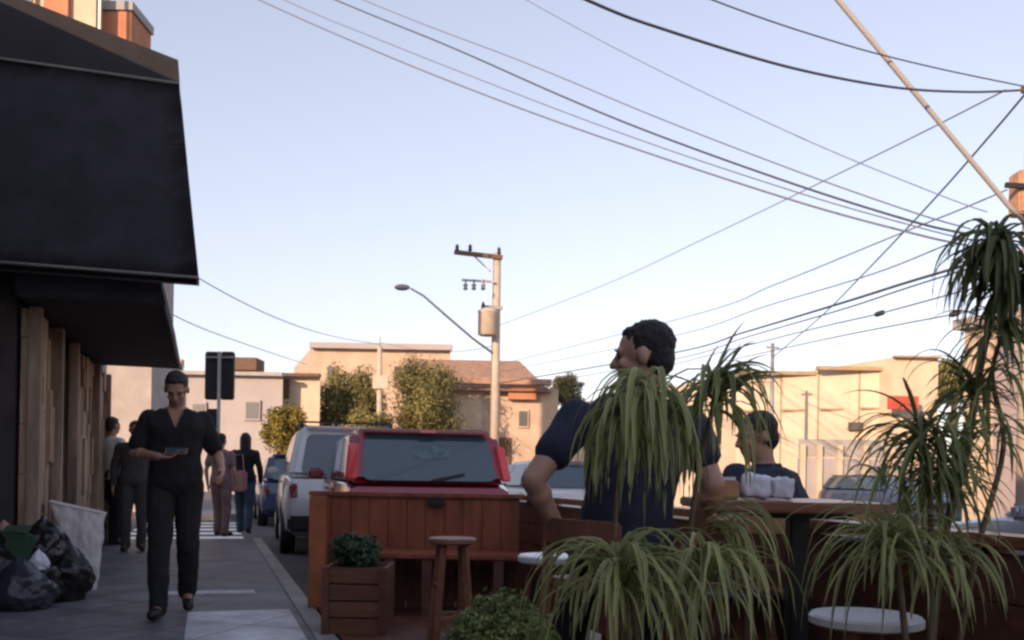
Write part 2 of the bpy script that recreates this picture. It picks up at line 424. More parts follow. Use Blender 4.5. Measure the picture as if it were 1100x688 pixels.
# ---- far buildings
def boxbuilding(name, label, cat, px0, px1, pytop, Y, depth, wallmat, Y2=None, pyt2=None):
    a = at(px0, pytop, Y); c = at(px1, pytop if pyt2 is None else pyt2, Y2 or Y)
    r = thing(name, label, cat, (a.x, a.y, 0))
    dirn = V((c.x-a.x, c.y-a.y, 0)).normalized(); back = U2*depth
    b = MB()
    A, C = V((a.x, a.y, -.2)), V((c.x, c.y, -.2))
    b.hexa([A, C, C+back, A+back, V((a.x, a.y, a.z)), V((c.x, c.y, c.z)), V((c.x, c.y, c.z))+back, V((a.x, a.y, a.z))+back])
    bmesh.ops.recalc_face_normals(b.bm, faces=b.bm.faces[:])
    b.build('wall', wallmat, r)
    return r
def rectpart(r, name, m, px0, py0, px1, py1, Y, thick=.15, parent=None, label=None):
    a, c = at(px0, (py0+py1)/2, Y), at(px1, (py0+py1)/2, Y); top, bot = at((px0+px1)/2, py0, Y).z, at((px0+px1)/2, py1, Y).z
    o = MB().box(((a.x+c.x)/2, Y - thick/2, (top+bot)/2), (abs(c.x-a.x), thick, abs(top-bot))).build(name, m, parent or r)
    if label: o['label'] = label
    return o
def window(r, px0, py0, px1, py1, Y, mf=None):
    f = rectpart(r, 'window', mf or M_palewall, px0, py0, px1, py1, Y, .10)
    rectpart(r, 'pane', M_window, px0+.12*(px1-px0), py0+.1*(py1-py0), px1-.12*(px1-px0), py1-.1*(py1-py0), Y-.1, .02, parent=f)
# tall block behind the awning
r = boxbuilding('apartment_block', 'tall cream apartment block with orange panels rising above the awning', 'building', -40, 109, -330, 21.5, 3, M_cream)
rectpart(r, 'orange_panel', M_orange, 50, -60, 76, 26, 21.49, .12)
for py in (-300, -230, -160, -90): 
    for px in (-10, 82): window(r, px-14, py, px+14, py+34, 21.48, M_cream)
window(r, 4, -30, 40, 6, 21.48, M_cream)
a = at(109.4, 12, 22); c = at(141, 14, 22)
MB().box(((a.x+c.x)/2, 22.6, a.z/2), (c.x-a.x, 1.2, a.z)).build('annexe', M_orange, r)
MB().box(((a.x+c.x)/2, 22.6, a.z+.12), (c.x-a.x+.1, 1.3, .2)).build('parapet', M_palewall, r)
MB().box(((a.x+c.x)/2+.3, 22.55, 2.9), (c.x-a.x+.75, 1.34, 6.2)).build('shop_front', M_greywall, r)
rectpart(r, 'drain_pipe', M_greymetal, 106.5, -200, 109.0, 300, 21.4, .08)
# pale shop far left under awning
r = boxbuilding('corner_shop', 'pale grey shop front seen under the far black awning', 'building', 60, 196, 392, 41.8, 8, M_palewall)
rectpart(r, 'shutter', M_greywall, 112, 418, 140, 500, 41.78); rectpart(r, 'door', M_brown, 148, 440, 162, 515, 41.78)
rectpart(r, 'parapet', M_cream, 58, 386, 198, 394, 41.7, .4)
# white house behind traffic light
r = boxbuilding('white_house', 'low pinkish white house behind the traffic light', 'building', 197, 304, 402, 42, 10, M_palewall)
rectpart(r, 'roof_tank', M_brown, 244, 388, 284, 401, 43.5, 1.4)
rectpart(r, 'roof_coping', M_greywall, 196, 400, 305, 404, 41.95, .35)
window(r, 262, 430, 280, 452, 41.98); window(r, 205, 432, 222, 455, 41.98)
r = boxbuilding('yellow_house', 'small yellow house with a brown shutter beside the olive trees', 'building', 302, 344, 404, 43, 8, M_cream)
rectpart(r, 'shutter', M_brown, 304, 408, 311, 428, 42.98); rectpart(r, 'roof_edge', M_brown, 301, 402, 345, 405.5, 42.9, .4)
rectpart(r, 'door', M_brown, 318, 470, 328, 525, 42.98)
# peach block
r = boxbuilding('peach_block', 'broad peach flat-topped block behind the two round trees', 'building', 336, 484, 372, 62, 14, M_peach)
rectpart(r, 'parapet', M_palewall, 334, 370, 486, 376, 61.9, .5)
for px in (356, 428): 
    window(r, px-6, 392, px+6, 412, 61.97, M_peach)
# tiled-roof house
Yh = 50
r = thing('tiled_house', 'house with a wide brown tiled roof behind the transformer pole', 'building', at(520, 530, Yh).xy.to_3d())
a, c = at(436, 415, Yh), at(600, 415, Yh)
MB().box(((a.x+c.x)/2, Yh+5, a.z/2), (c.x-a.x, 10, a.z)).build('wall', M_peach, r)
e0, e1 = at(428, 413, Yh-.8), at(592, 413, Yh-.8)
q0, q1 = at(438, 386, Yh+4), at(558, 387, Yh+4)
zb = e0.z-.25
MB().hexa([(e0.x, Yh-.8, zb), (e1.x, Yh-.8, zb), (e1.x, Yh+10.8, zb), (e0.x, Yh+10.8, zb), (q0.x, Yh+4, q0.z), (q1.x, Yh+4, q0.z), (q1.x, Yh+6, q0.z), (q0.x, Yh+6, q0.z)]).build('roof', M_roof, r)
rectpart(r, 'cream_panel', M_cream, 486, 420, 518, 462, Yh-.01, .12)
rectpart(r, 'lean_to_roof', M_roof, 478, 408, 592, 414, Yh-.4, .7)
rectpart(r, 'awning_board', M_orange, 546, 416, 576, 430, Yh-.02, .5)
window(r, 526, 424, 536, 446, Yh-.01, M_peach); window(r, 556, 440, 568, 460, Yh-.01, M_peach); window(r, 450, 424, 466, 450, Yh-.01, M_peach)
rectpart(r, 'gate', M_brown, 520, 470, 548, 520, Yh-.01)
# warehouse
r = boxbuilding('warehouse', 'long cream panelled warehouse in the sun across the street', 'building', 792, 958, 403, 31, 16, M_ware, 30, 394)
def wpt(px): return 31 - (px-792)/(958-792)*1.0
for px in (838, 878, 922):
    rectpart(r, 'panel_joint', M_joint, px-.9, 403-(px-792)*.05, px+.9, 560, wpt(px)-.0, .03)
for (x0, x1, yy) in ((794, 836, 441), (840, 876, 440), (880, 920, 439), (924, 957, 438)):
    rectpart(r, 'panel_joint', M_joint, x0, yy, x1, yy+2.2, wpt((x0+x1)/2)-.02, .03)
for (x0, x1, yy) in ((790, 874, 401.5), (876, 960, 397)):
    rectpart(r, 'coping', M_joint, x0, yy-2, x1, yy+2, wpt((x0+x1)/2)-.05, .3)
window(r, 911, 454, 926, 463, 30.2, M_brown)
r = boxbuilding('stair_tower', 'taller cream stair tower at the end of the warehouse', 'building', 959, 1008, 384, 29.5, 9, M_cream)
rectpart(r, 'roof_coping', M_joint, 958.5, 383, 1008.5, 385, 29.45, .2)
o = MB().box(at(970, 433, 28.8), (.95, .10, .42)).build('sign_board', M_red, r, bevel=.02)
MB().beam(at(970, 433, 28.8), at(970, 433, 29.5), .06).build('bracket', M_greymetal, o)
# grey yard wall and fence in front of warehouse
w = thing('yard_wall', 'grey block wall with pale posts in front of the warehouse', 'wall', at(910, 545, 26).xy.to_3d())
a, c = at(858, 492, 26), at(1010, 492, 26)
MB().box(((a.x+c.x)/2, 26, (a.z-.2)/2), (c.x-a.x, .2, a.z+.2)).build('wall', M_palewall, w)
MB().box(((a.x+c.x)/2, 26, a.z+.28), (c.x-a.x, .06, .5)).build('grey_panel', M_greywall, w)
for px in (862, 880, 902, 930, 958, 985, 1008):
    p = at(px, 500, 25.85); MB().box((p.x, 25.85, .9), (.14, .12, 2.2)).build('post', M_cream, w)
# right building across the street
r = thing('pinkish_building', 'pinkish plastered building across the street at the right edge', 'building', S(8, 11.6))
b = MB(); s1 = 11.9
b.hexa([S(-20, 11.6, 0), S(s1, 11.6, 0), S(s1, 20, 0), S(-20, 20, 0), S(-20, 11.6, 3.5), S(s1, 11.6, 3.5), S(s1, 20, 3.5), S(-20, 20, 3.5)])
bmesh.ops.recalc_face_normals(b.bm, faces=b.bm.faces[:]); b.build('wall', M_rightwall, r)
MB().beam(S(s1-.2, 11.56, 0), S(s1-.2, 11.56, 3.55), .12, .5, up=U2).build('corner_pilaster', M_cream, r)
MB().beam(S(-20, 11.5, 3.56), S(s1+.15, 11.5, 3.56), .3, .16).build('coping', M_greywall, r)
for s_ in (4.0, 7.0, 9.3):
    f = MB().beam(S(s_-.6, 11.57, 1.9), S(s_+.6, 11.57, 1.9), .08, 1.2).build('window', M_greywall, r)
    MB().beam(S(s_-.52, 11.53, 1.9), S(s_+.52, 11.53, 1.9), .03, 1.04).build('pane', M_window, f)
MB().beam(S(-20, 11.57, .25), S(s1-.5, 11.57, .25), .06, .5).build('plinth', M_greywall, r)
# ---- trees
def tree(name, label, px, Y, pyt, pyb, pw, lm, n, group=None):
    top, bot = at(px, pyt, Y).z, at(px, pyb, Y).z; base = at(px, 509, Y); rw = pw/FPX*Y/2
    r = thing(name, label, 'tree', (base.x, Y, 0), group=group)
    h = top-bot; cz = (top+bot)/2; b = MB()
    b.tube([(base.x, Y, -.1), (base.x+.05, Y, bot*.5), (base.x-.04, Y, bot+.15*h), (base.x, Y, bot+.5*h)], [.16, .13, .11, .04])
    for k in range(5):
        a_ = k*1.3; b.tube([(base.x, Y, bot+.05*h), (base.x+math.cos(a_)*rw*.35, Y+math.sin(a_)*rw*.35, bot+.3*h), (base.x+math.cos(a_)*rw*.65, Y+math.sin(a_)*rw*.65, bot+.55*h)], [.07, .05, .015], 6)
    b.build('trunk', M_bark, r, True)
    blobs = [((base.x, Y, cz), (rw*.72, rw*.72, h*.4))]
    for k in range(15):
        a_ = random.uniform(0, 6.28); e = random.uniform(-.8, 1.1)
        blobs.append(((base.x+math.cos(a_)*rw*.66*math.cos(e), Y+math.sin(a_)*rw*.66*math.cos(e), cz+math.sin(e)*h*.33), tuple(random.uniform(.26, .52)*x for x in (rw, rw, h*.5))))
    leaf_cloud('crown', r, lm, blobs, int(n*3.2), .085, .25)
    return r
tree('round_tree', 'taller ragged olive tree left of the pale post, in front of the peach block', 372, 46, 383, 490, 84, L_tree, 4600, 'trees in front of the peach block')
tree('round_tree', 'rounder full olive tree between the pale post and the transformer pole', 452, 46, 379, 492, 104, L_tree, 5200, 'trees in front of the peach block')
tree('small_tree', 'low bushy yellowish tree beside the yellow house', 304, 38, 428, 505, 50, L_yellow, 1800)
tree('small_tree', 'small hazy tree showing past the seated man\'s shoulder', 608, 52, 400, 440, 46, L_tree, 1800)
tree('small_tree', 'low bushy tree at the foot of the tiled house', 396, 44, 440, 482, 70, L_tree, 1800)
tree('small_tree', 'small olive tree behind the warehouse roof beside the stair tower', 1024, 36, 380, 440, 60, L_tree, 1800)
# ---- transformer pole with lamp
Yp = 36
def pole_top(px, py, Y=Yp): return at(px, py, Y)
r = thing('utility_pole', 'tall sunlit concrete pole with a crossarm, transformer and curved lamp arm', 'utility pole', (at(531, 540, Yp).x, Yp, 0))
p0, p1 = at(530, 535, Yp), at(534, 272, Yp)
MB().tube([(p0.x, Yp, -.15), tuple(p1)], [.20, .15], 12).build('pole', M_pole, r, True)
a, c = at(488, 271, Yp-.2), at(540, 277, Yp-.2)
o = MB().beam(a, c, .14, .16).build('crossarm', M_brown, r)
for px in (491, 505, 536):
    p = at(px, 270-(0 if px < 530 else -3), Yp-.2); MB().lathe(p, [(.05, 0), (.09, .06), (.05, .1), (.08, .16), (.03, .26)], 10).build('insulator', M_dark, o, True)
MB().tube([at(527, 292, Yp-.15), at(510, 276, Yp-.15)], .03).build('brace', M_pole, r)
for px in (500, 509, 519):
    o = MB().lathe(at(px, 312, Yp-.4), [(.03, 0), (.09, .03), (.09, .09), (.05, .12), (.09, .16), (.09, .22), (.03, .26), (.03, .42)], 10).build('fuse_cutout', M_greymetal, r, True)
MB().beam(at(496, 301, Yp-.3), at(531, 303, Yp-.3), .07, .08).build('fuse_arm', M_greymetal, r)
o = MB().lathe(at(524, 361, Yp-.55), [(.30, 0), (.38, .04), (.38, .86), (.40, .88), (.40, .94), (.2, 1.05), (.02, 1.07)], 18).build('transformer', M_pole, r, True)
MB().lathe(at(519, 333, Yp-.6), [(.04, 0), (.08, .05), (.04, .1), (.08, .15), (.03, .3)], 10).build('bushing', M_dark, o, True)
MB().beam(at(517, 330, Yp-.3), at(540, 331, Yp-.2), .12, .14).build('bracket', M_greymetal, r)
arm = [at(530, 380, Yp-.1), at(508, 364, Yp-.3), at(480, 340, Yp-.6), at(455, 318, Yp-.9), at(441, 310, Yp-1)]
la = MB().tube(arm, [.05, .045, .045, .04, .04]).build('lamp_arm', M_lampgrey, r, True)
MB().ell(at(432, 309, Yp-1), (.30, .14, .12)).build('lamp_head', M_greymetal, la, True)
# pale post
r = thing('utility_post', 'short pale concrete post with a square box between the two round trees', 'utility pole', (at(408, 540, 44).x, 44, 0))
a = at(408, 372, 44); MB().tube([(at(407, 535, 44).x, 44, -.1), tuple(a)], [.16, .11], 10).build('pole', M_pole, r, True)
MB().box(at(409, 411, 43.85), (.74, .24, .62)).build('meter_box', M_pole, r, bevel=.02)
MB().tube([a, at(408.5, 362, 44)], .015).build('rod', M_dark, r)
# thin post by warehouse
r = thing('utility_post', 'thin grey post with a bracket standing against the warehouse', 'utility pole', (at(829, 540, 27).x, 27, 0))
MB().tube([(at(828, 540, 27).x, 27, -.1), tuple(at(830, 369, 27))], [.08, .05], 8).build('pole', M_greymetal, r, True)
MB().beam(at(823, 373, 27), at(837, 374, 27), .05, .06).build('bracket', M_greymetal, r)
# near pole right edge with the lamp arm
Yr = 10.0
r = thing('utility_pole', 'orange sunlit pole at the right edge with a long beige lamp arm', 'utility pole', (at(1097, 600, Yr).x, Yr, 0))
MB().tube([at(1108, 620, Yr), at(1111, 380, Yr), at(1119, 80, Yr), at(1123, -60, Yr)], [.17, .155, .14, .13], 14).build('pole', M_pole, r, True)
MB().box(at(1100, 209, Yr-.05), (.22, .24, .46)).build('sunlit_tint_block', mat('painted_sun_orange', (.44, .25, .15), .8, scale=9, var=.3), r, bevel=.02)  # block standing for a sunlit piece of pole, sunlight put into its orange
MB().beam(at(1080, 199, Yr-.2), at(1112, 201, Yr-.2), .04, .05).build('bracket', M_trim, r)
MB().beam(at(1098, 96, Yr-.15), at(1150, 98, Yr-.15), .06, .07).build('crossarm', M_brown, r)
arm = [at(1100, 238, Yr-.1), at(1084, 222, Yr-.2), at(900, 0, Yr-.8), at(830, -85, Yr-1.1), at(800, -100, Yr-1.2)]
o = MB().tube(arm, .026, 10).build('lamp_arm', M_lampgrey, r, True)
MB().ell(at(772, -104, Yr-1.3), (.32, .14, .1)).build('lamp_head', M_greymetal, o, True)
# ---- traffic light
Yt = 15.2
r = thing('traffic_light', 'dark double traffic signal seen from behind on a thin grey pole', 'traffic light', (at(236, 578, Yt).x, Yt, 0))
p = at(236, 378, Yt); MB().tube([(p.x, Yt, -.02), (p.x, Yt, p.z)], .03).build('pole', M_greymetal, r, True)
for px in (228, 244.6):
    o = MB().box(at(px, 404, Yt+.12), (.215, .12, .79)).build('signal_housing', M_dark, r, bevel=.02)
    for py in (388, 404, 420): MB().cap(at(px, py, Yt+.2), at(px, py, Yt+.32), .075, .08).build('visor', M_dark, o, True)
MB().box(at(229.5, 450, Yt+.05), (.19, .14, .32)).build('pedestrian_signal', M_dark, r, bevel=.02)
MB().beam(at(222, 384, Yt+.02), at(250, 384, Yt+.02), .03).build('bracket', M_greymetal, r)
# ---- cables
def spline(pts, n=10):
    out = []; P = [pts[0]] + pts + [pts[-1]]
    for i in range(1, len(P)-2):
        for k in range(n):
            t = k/n; p0, p1, p2, p3 = P[i-1], P[i], P[i+1], P[i+2]
            out.append(.5*((2*p1) + (p2-p0)*t + (2*p0-5*p1+4*p2-p3)*t*t + (3*p1-3*p2+p3-p0)*t**3))
    return out + [pts[-1]]
def cable(label, pts, r=.012, m=None, splice=None):
    P = [at(*p) for p in pts]; r *= .78
    o = MB().tube(spline(P), r, 6).build('overhead_cable', m or M_wire2, None, True)
    tag(o, label, 'cable', 'overhead cables')
    if splice:
        MB().cap(at(splice[0]-3, splice[1]+1, splice[2]), at(splice[0]+3, splice[1]-1, splice[2]), .035, .035).build('splice_box', M_dark, o, True)
cable('thick dark cable sagging from the upper middle edge to the right pole', [(1100, 97, 10), (1040, 99, 9.6), (960, 94, 9), (850, 73, 8.2), (720, 34, 7.4), (630, 0, 6.8), (400, -110, 5.6), (-40, -380, 4.4)], .015, M_wire)
cable('thin dark cable above the thick one, meeting it at the right pole', [(1100, 93, 10), (1000, 72, 9.5), (900, 46, 9), (765, 0, 8.2), (500, -110, 6.6), (60, -330, 5.2)], .009, M_wire)
cable('leftmost long cable leaving the top edge above the awning, lowest of the bundle', [(1040, 264, 10), (985, 252, 10.8), (860, 218, 12), (700, 166, 14), (560, 117, 16.5), (420, 62, 19), (278, 0, 22), (100, -85, 25)], .017)
cable('darkest cable in the middle of the long descending bundle', [(1042, 252, 10), (980, 238, 10.8), (850, 197, 12), (700, 143, 14), (600, 102, 16), (480, 49, 18.5), (360, 0, 21.5), (100, -110, 25)], .019, M_wire)
cable('thin cable just above the darkest one of the long descending bundle', [(1042, 246, 10), (980, 228, 10.8), (850, 182, 12), (700, 124, 14), (560, 66, 17), (390, 0, 21), (100, -125, 25)], .012)
cable('faint cable just under the darkest one of the long descending bundle', [(1042, 258, 10), (985, 244, 10.8), (860, 208, 12), (700, 155, 14), (560, 103, 16.5), (400, 40, 19), (305, 0, 21.5), (100, -95, 25)], .011)
cable('faint cable crossing the sky alone from top centre towards the right', [(1060, 228, 10), (1000, 206, 10.5), (860, 148, 12), (700, 72, 14), (565, 0, 16), (300, -150, 18)], .009)
cable('steep dark cable dropping from the right pole down to the warehouse', [(1104, 98, 10), (1060, 150, 11), (1000, 218, 13), (930, 292, 17), (880, 342, 22), (830, 384, 27)], .016, M_wire)
cable('faint rising cable that crosses the whole descending bundle', [(1080, 97, 10), (980, 148, 12), (880, 197, 15), (760, 255, 21), (650, 306, 28), (536, 350, 36)], .011)
cable('upper faint cable of the low fan of lines behind the plant', [(1082, 204, 10), (1030, 226, 10.6), (960, 254, 12), (830, 307, 16), (740, 340, 22), (536, 392, 36)], .011)
cable('second faint cable of the low fan of lines behind the plant', [(1070, 240, 10), (1010, 266, 10.8), (930, 297, 12.5), (820, 330, 17), (720, 362, 24), (536, 400, 36)], .011)
cable('thick dark cable of the low fan, running from the plant towards the seated man', [(1090, 268, 10), (1030, 287, 10.6), (970, 305, 11.6), (900, 327, 13.5), (800, 357, 19), (720, 380, 26), (536, 412, 36)], .022, M_wire)
cable('dark cable close beneath the thick one of the low fan', [(1090, 274, 10), (1030, 292, 10.6), (970, 311, 11.6), (900, 334, 13.5), (800, 363, 19), (720, 387, 26), (536, 420, 36)], .013, M_wire)
cable('low cable carrying a small black splice below the thick pair', [(1090, 300, 10), (1030, 314, 10.6), (945, 337, 12.5), (880, 352, 15), (800, 372, 20), (700, 398, 28)], .012, splice=(945, 337, 12.5))
cable('lowest cable of the fan, ending at a black box beside the hanging leaves', [(1090, 326, 10), (1024, 338, 10.6), (960, 350, 12), (880, 366, 15), (780, 388, 22)], .011, splice=(1026, 337, 10.6))
cable('left cable drooping from the awning corner to the pale post', [(100, 225, 22), (215, 300, 24), (300, 343, 27), (360, 362, 37), (408, 370, 44)], .017)
cable('faint lower cable from the awning towards the small yellow house', [(110, 292, 22), (195, 343, 24), (270, 372, 30), (330, 392, 42)], .016)
cable('faint slack cable between the pale post and the transformer pole', [(408, 368, 44), (450, 376, 41), (490, 378, 38), (530, 372, 36)], .014)
# ================================================================ PARKLET
slab('parklet_deck', M_deckwood2, .5, 7.3, .81, 2.5, -.12, .006)
bn = thing('wooden_bench', 'long reddish wooden bench with a high plank back at the end of the terrace', 'bench', at(440, 660, 7.2).xy.to_3d())
Yb = 7.2
a, c = at(337, 531, Yb), at(560, 538, Yb); zt = (a.z+c.z)/2
b = MB(); x = a.x
while x < c.x-.02:
    w_ = min(.145, c.x-x); b.box((x+w_/2, Yb+random.uniform(-.004, .004), (.42+zt)/2), (w_-.003, .03, zt-.42)); x += w_
b.build('backrest', M_deckwood, bn, bevel=.003)
MB().box(((a.x+c.x)/2, Yb+.026, zt/2+.02), (c.x-a.x-.02, .012, zt-.06)).build('backing_board', M_deckwood2, bn)
MB().box(((a.x+c.x)/2, Yb, zt+.018), (c.x-a.x+.06, .09, .035)).build('top_rail', M_deckwood, bn, bevel=.006)
zs = .44
MB().box(((a.x+c.x)/2+.22, Yb-.27, zs), (c.x-a.x-.40, .44, .035)).build('seat', M_deckwood, bn, bevel=.006)
MB().box((a.x+.055, Yb-.06, zt/2), (.13, .10, zt)).build('end_post', M_orangewood, bn, bevel=.006)  # end post in a brighter, more orange tone than the planks
for fx in (.08, .30, .52, .74, .95):
    MB().box((a.x+.30+(c.x-a.x-.40)*fx, Yb-.44, (zs-.02)/2), (.07, .07, zs-.02)).build('leg', M_deckwood2, bn)
b = MB(); x = a.x+.15
while x < c.x: b.box((x, Yb+.004, .21), (.12, .025, .41)); x += .128
b.build('skirt', M_deckwood2, bn)
MB().box((a.x+.95, Yb-.05, zt-.03), (.12, .05, .06)).build('bracket', M_trim, bn)
# street-side railing
rl = thing('wooden_railing', 'dark wooden plank railing along the street side of the terrace', 'railing', S(3.5, 2.4))
for s_ in (6.9, 5.4, 3.9, 2.4, 1.0): MB().beam(S(s_, 2.44, 0), S(s_, 2.44, .84), .09, .09, up=U2).build('post', M_deckwood2, rl)
for k in range(5): MB().beam(S(.6, 2.37, .13+k*.155), S(7.1, 2.37, .13+k*.155), .03, .153).build('plank', M_deckwood2, rl, bevel=.004)
MB().beam(S(.6, 2.40, .865), S(7.1, 2.40, .865), .15, .04).build('top_rail', M_tablewood, rl, bevel=.006)  # lighter wood here paints in the light lying on the rail top
# planter box with bush
Yq = 5.95
a, c = at(347, 609, Yq), at(415, 609, Yq); cx = (a.x+c.x)/2; w_ = c.x-a.x; ht = a.z
pb = thing('planter_box', 'square wooden planter box at the kerb in front of the bench', 'planter', (cx, Yq+w_/2, 0))
b = MB()
for k in range(4):
    h_ = ht/4
    for (ox, oy, sx, sy) in ((0, 0, w_, .025), (0, w_-.025, w_, .025)): b.box((cx, Yq+.0125+oy, h_*(k+.5)), (sx, sy, h_-.008))
    for ox in (-w_/2+.0125, w_/2-.0125): b.box((cx+ox, Yq+w_/2, h_*(k+.5)), (.025, w_-.052, h_-.008))
b.build('boards', M_planterwood, pb, bevel=.003)
for ox in (-1, 1): MB().box((cx+ox*(w_/2-.02), Yq-.012, ht/2), (.045, .02, ht)).build('corner_batten', M_deckwood2, pb)
MB().box((cx, Yq+w_/2, ht-.06), (w_-.06, w_-.06, .02)).build('soil', M_soil, pb)
bu = thing('boxwood_bush', 'small dark round bush growing in the kerbside planter box', 'bush', (cx, Yq+w_/2, ht-.05))
bl = [((cx-.015+random.uniform(-.07, .07), Yq+w_/2+random.uniform(-.06, .06), ht+.07+random.uniform(-.04, .06)), (.12, .12, .095)) for k in range(7)]
leaf_cloud('foliage', bu, L_bushdark, bl, 2600, .022, .35)
MB().tube([(cx, Yq+w_/2, ht-.07), (cx, Yq+w_/2, ht+.1)], [.02, .01]).build('stem', M_stem, bu)
# front bush in pot
p = at(540, 690, 2.9)
pt = thing('plant_pot', 'dark round pot holding the clipped green bush, mostly below the picture edge', 'pot', (p.x, 2.9, 0))
MB().lathe((p.x, 2.9, 0), [(.13, 0), (.14, .02), (.19, .40), (.205, .42), (.205, .45), (.18, .45), (.17, .41), (.02, .405)], 24).build('pot', M_blackmetal, pt, True)
bu = thing('round_bush', 'feathery mid-green bush at the bottom edge left of the drooping leaves', 'bush', (p.x, 2.9, .41))
bl = [((p.x, 2.9, .51), (.17, .17, .15))] + [((p.x+u*math.cos(k*2.4)*.13, 2.9+u*math.sin(k*2.4)*.13, .635-.11*u*u+random.uniform(-.02, .02)), (.075, .075, .055)) for k, u in enumerate([0, .4, .5, .6, .7, .8, .9, 1, 1, 1.05, .3, .6, .8, 1.1, 1.15, 1.1, .9])]
leaf_cloud('foliage', bu, L_bush, bl, 13000, .011, .3)
MB().tube([(p.x, 2.9, .39), (p.x, 2.9, .52)], [.02, .01]).build('stem', M_stem, bu)
# bar table
tb = thing('bar_table', 'high bar table with a thin reddish wooden top on one black steel column', 'table', (1.02, 3.35, 0))
TZ = at(860, 540, 3.05).z
a, c = at(768, 538, 3.05), at(962, 546, 3.05)
tw = c.x-a.x; tcx = (a.x+c.x)/2
MB().box((tcx, 3.05+.32, TZ-.018), (tw, .64, .036)).build('tabletop', M_tablewood, tb, bevel=.006)
lx = at(856, 600, 3.35).x
MB().box((lx, 3.35, (TZ-.04)/2), (.07, .07, TZ-.04)).build('leg', M_blackmetal, tb, bevel=.006)
MB().box((lx, 3.35, TZ-.05), (.3, .3, .02)).build('top_plate', M_blackmetal, tb)
MB().box((lx, 3.35, .017), (.46, .46, .02)).build('base_plate', M_blackmetal, tb)
b = MB(); b.beam((lx-.14, 3.30, .33), (lx+.24, 3.30, .33), .03); b.build('foot_rail', M_blackmetal, tb)
# things on the table
def paper(label, px, py, w, h, Y, seed):
    p = at(px, py, Y); random.seed(seed)
    mb = MB(); mb.box((p.x, Y, TZ+h/2), (w, w*.7, h)); mb.ell((p.x-w*.15, Y, TZ+h*.8), (w*.36, w*.3, h*.38)); mb.ell((p.x+w*.2, Y, TZ+h*.62), (w*.34, w*.3, h*.42))
    o = remeshed(mb, 'paper_bag', M_paper, None, .008, .010, 26); tag(o, label, 'paper bag')
    zmin = min(v.co.z for v in o.data.vertices)
    for v in o.data.vertices: v.co.z += TZ + .001 - zmin
paper('crumpled white paper bag on the bar table, the larger left one', 813, 520, .10, .075, 3.30, 3)
paper('smaller grey-white paper bag beside the larger one on the bar table', 840, 520, .075, .07, 3.28, 4)
random.seed(11)
p = at(779, 520, 3.3)
cb = thing('napkin_box', 'tan wooden napkin box at the left end of the bar table', 'box', (p.x, 3.3, TZ))
MB().box((p.x, 3.3, TZ+.034), (.085, .085, .066)).build('box', M_tan, cb, bevel=.006)
MB().box((p.x, 3.3, TZ+.074), (.06, .06, .012)).build('napkins', M_paper, cb)
# stools
def stool(label, p, h, seat_r, seatmat, legmat, rz=0):
    r = thing('bar_stool', label, 'stool', (p[0], p[1], 0), rz, 'bar stools')
    c = V((p[0], p[1], 0)); rot = Matrix.Rotation(rz, 3, 'Z')
    MB().lathe(c + V((0, 0, h-.035)), [(seat_r*.9, 0), (seat_r, .008), (seat_r, .028), (seat_r*.95, .036), (.01, .036)], 28).build('seat', seatmat, r, 'auto')
    for k in range(4):
        d = rot @ V((math.cos(math.pi/4+k*math.pi/2), math.sin(math.pi/4+k*math.pi/2), 0))
        MB().beam(c + d*seat_r*.62 + V((0, 0, h-.034)), c + d*seat_r*1.12 + V((0, 0, .006)), .028).build('leg', legmat, r)
    for (zz, f) in ((.22, .96), (.40, .86)):
        for k in range(4):
            d0 = rot @ V((math.cos(math.pi/4+k*math.pi/2), math.sin(math.pi/4+k*math.pi/2), 0)); d1 = rot @ V((math.cos(math.pi/4+(k+1)*math.pi/2), math.sin(math.pi/4+(k+1)*math.pi/2), 0))
            if (k % 2 == 0) == (zz < .3): MB().beam(c + d0*seat_r*f + V((0, 0, zz)), c + d1*seat_r*f + V((0, 0, zz)), .02).build('stretcher', legmat, r)
    return r
p = at(486, 578, 5.4); stool('round wooden bar stool standing in front of the plank bench', (p.x, 5.4), p.z, .14, M_stoolwood, M_stoolwood, .25)
p = at(592, 599, 4.2); stool('white-topped stool half hidden behind the seated man in navy', (p.x, 4.2), p.z+.01, .15, M_whiteseat, M_stoolwood, .5)
p = at(930, 664, 2.8); stool('white-topped stool under the bar table behind the right-hand leaves', (p.x, 2.8), p.z+.01, .165, M_whiteseat, M_stoolwood, .1)
p = at(800, 634, 3.75); stool('dark stool beyond the black table column', (p.x, 3.75), p.z-.01, .15, M_blackmetal, M_stoolwood, .7)
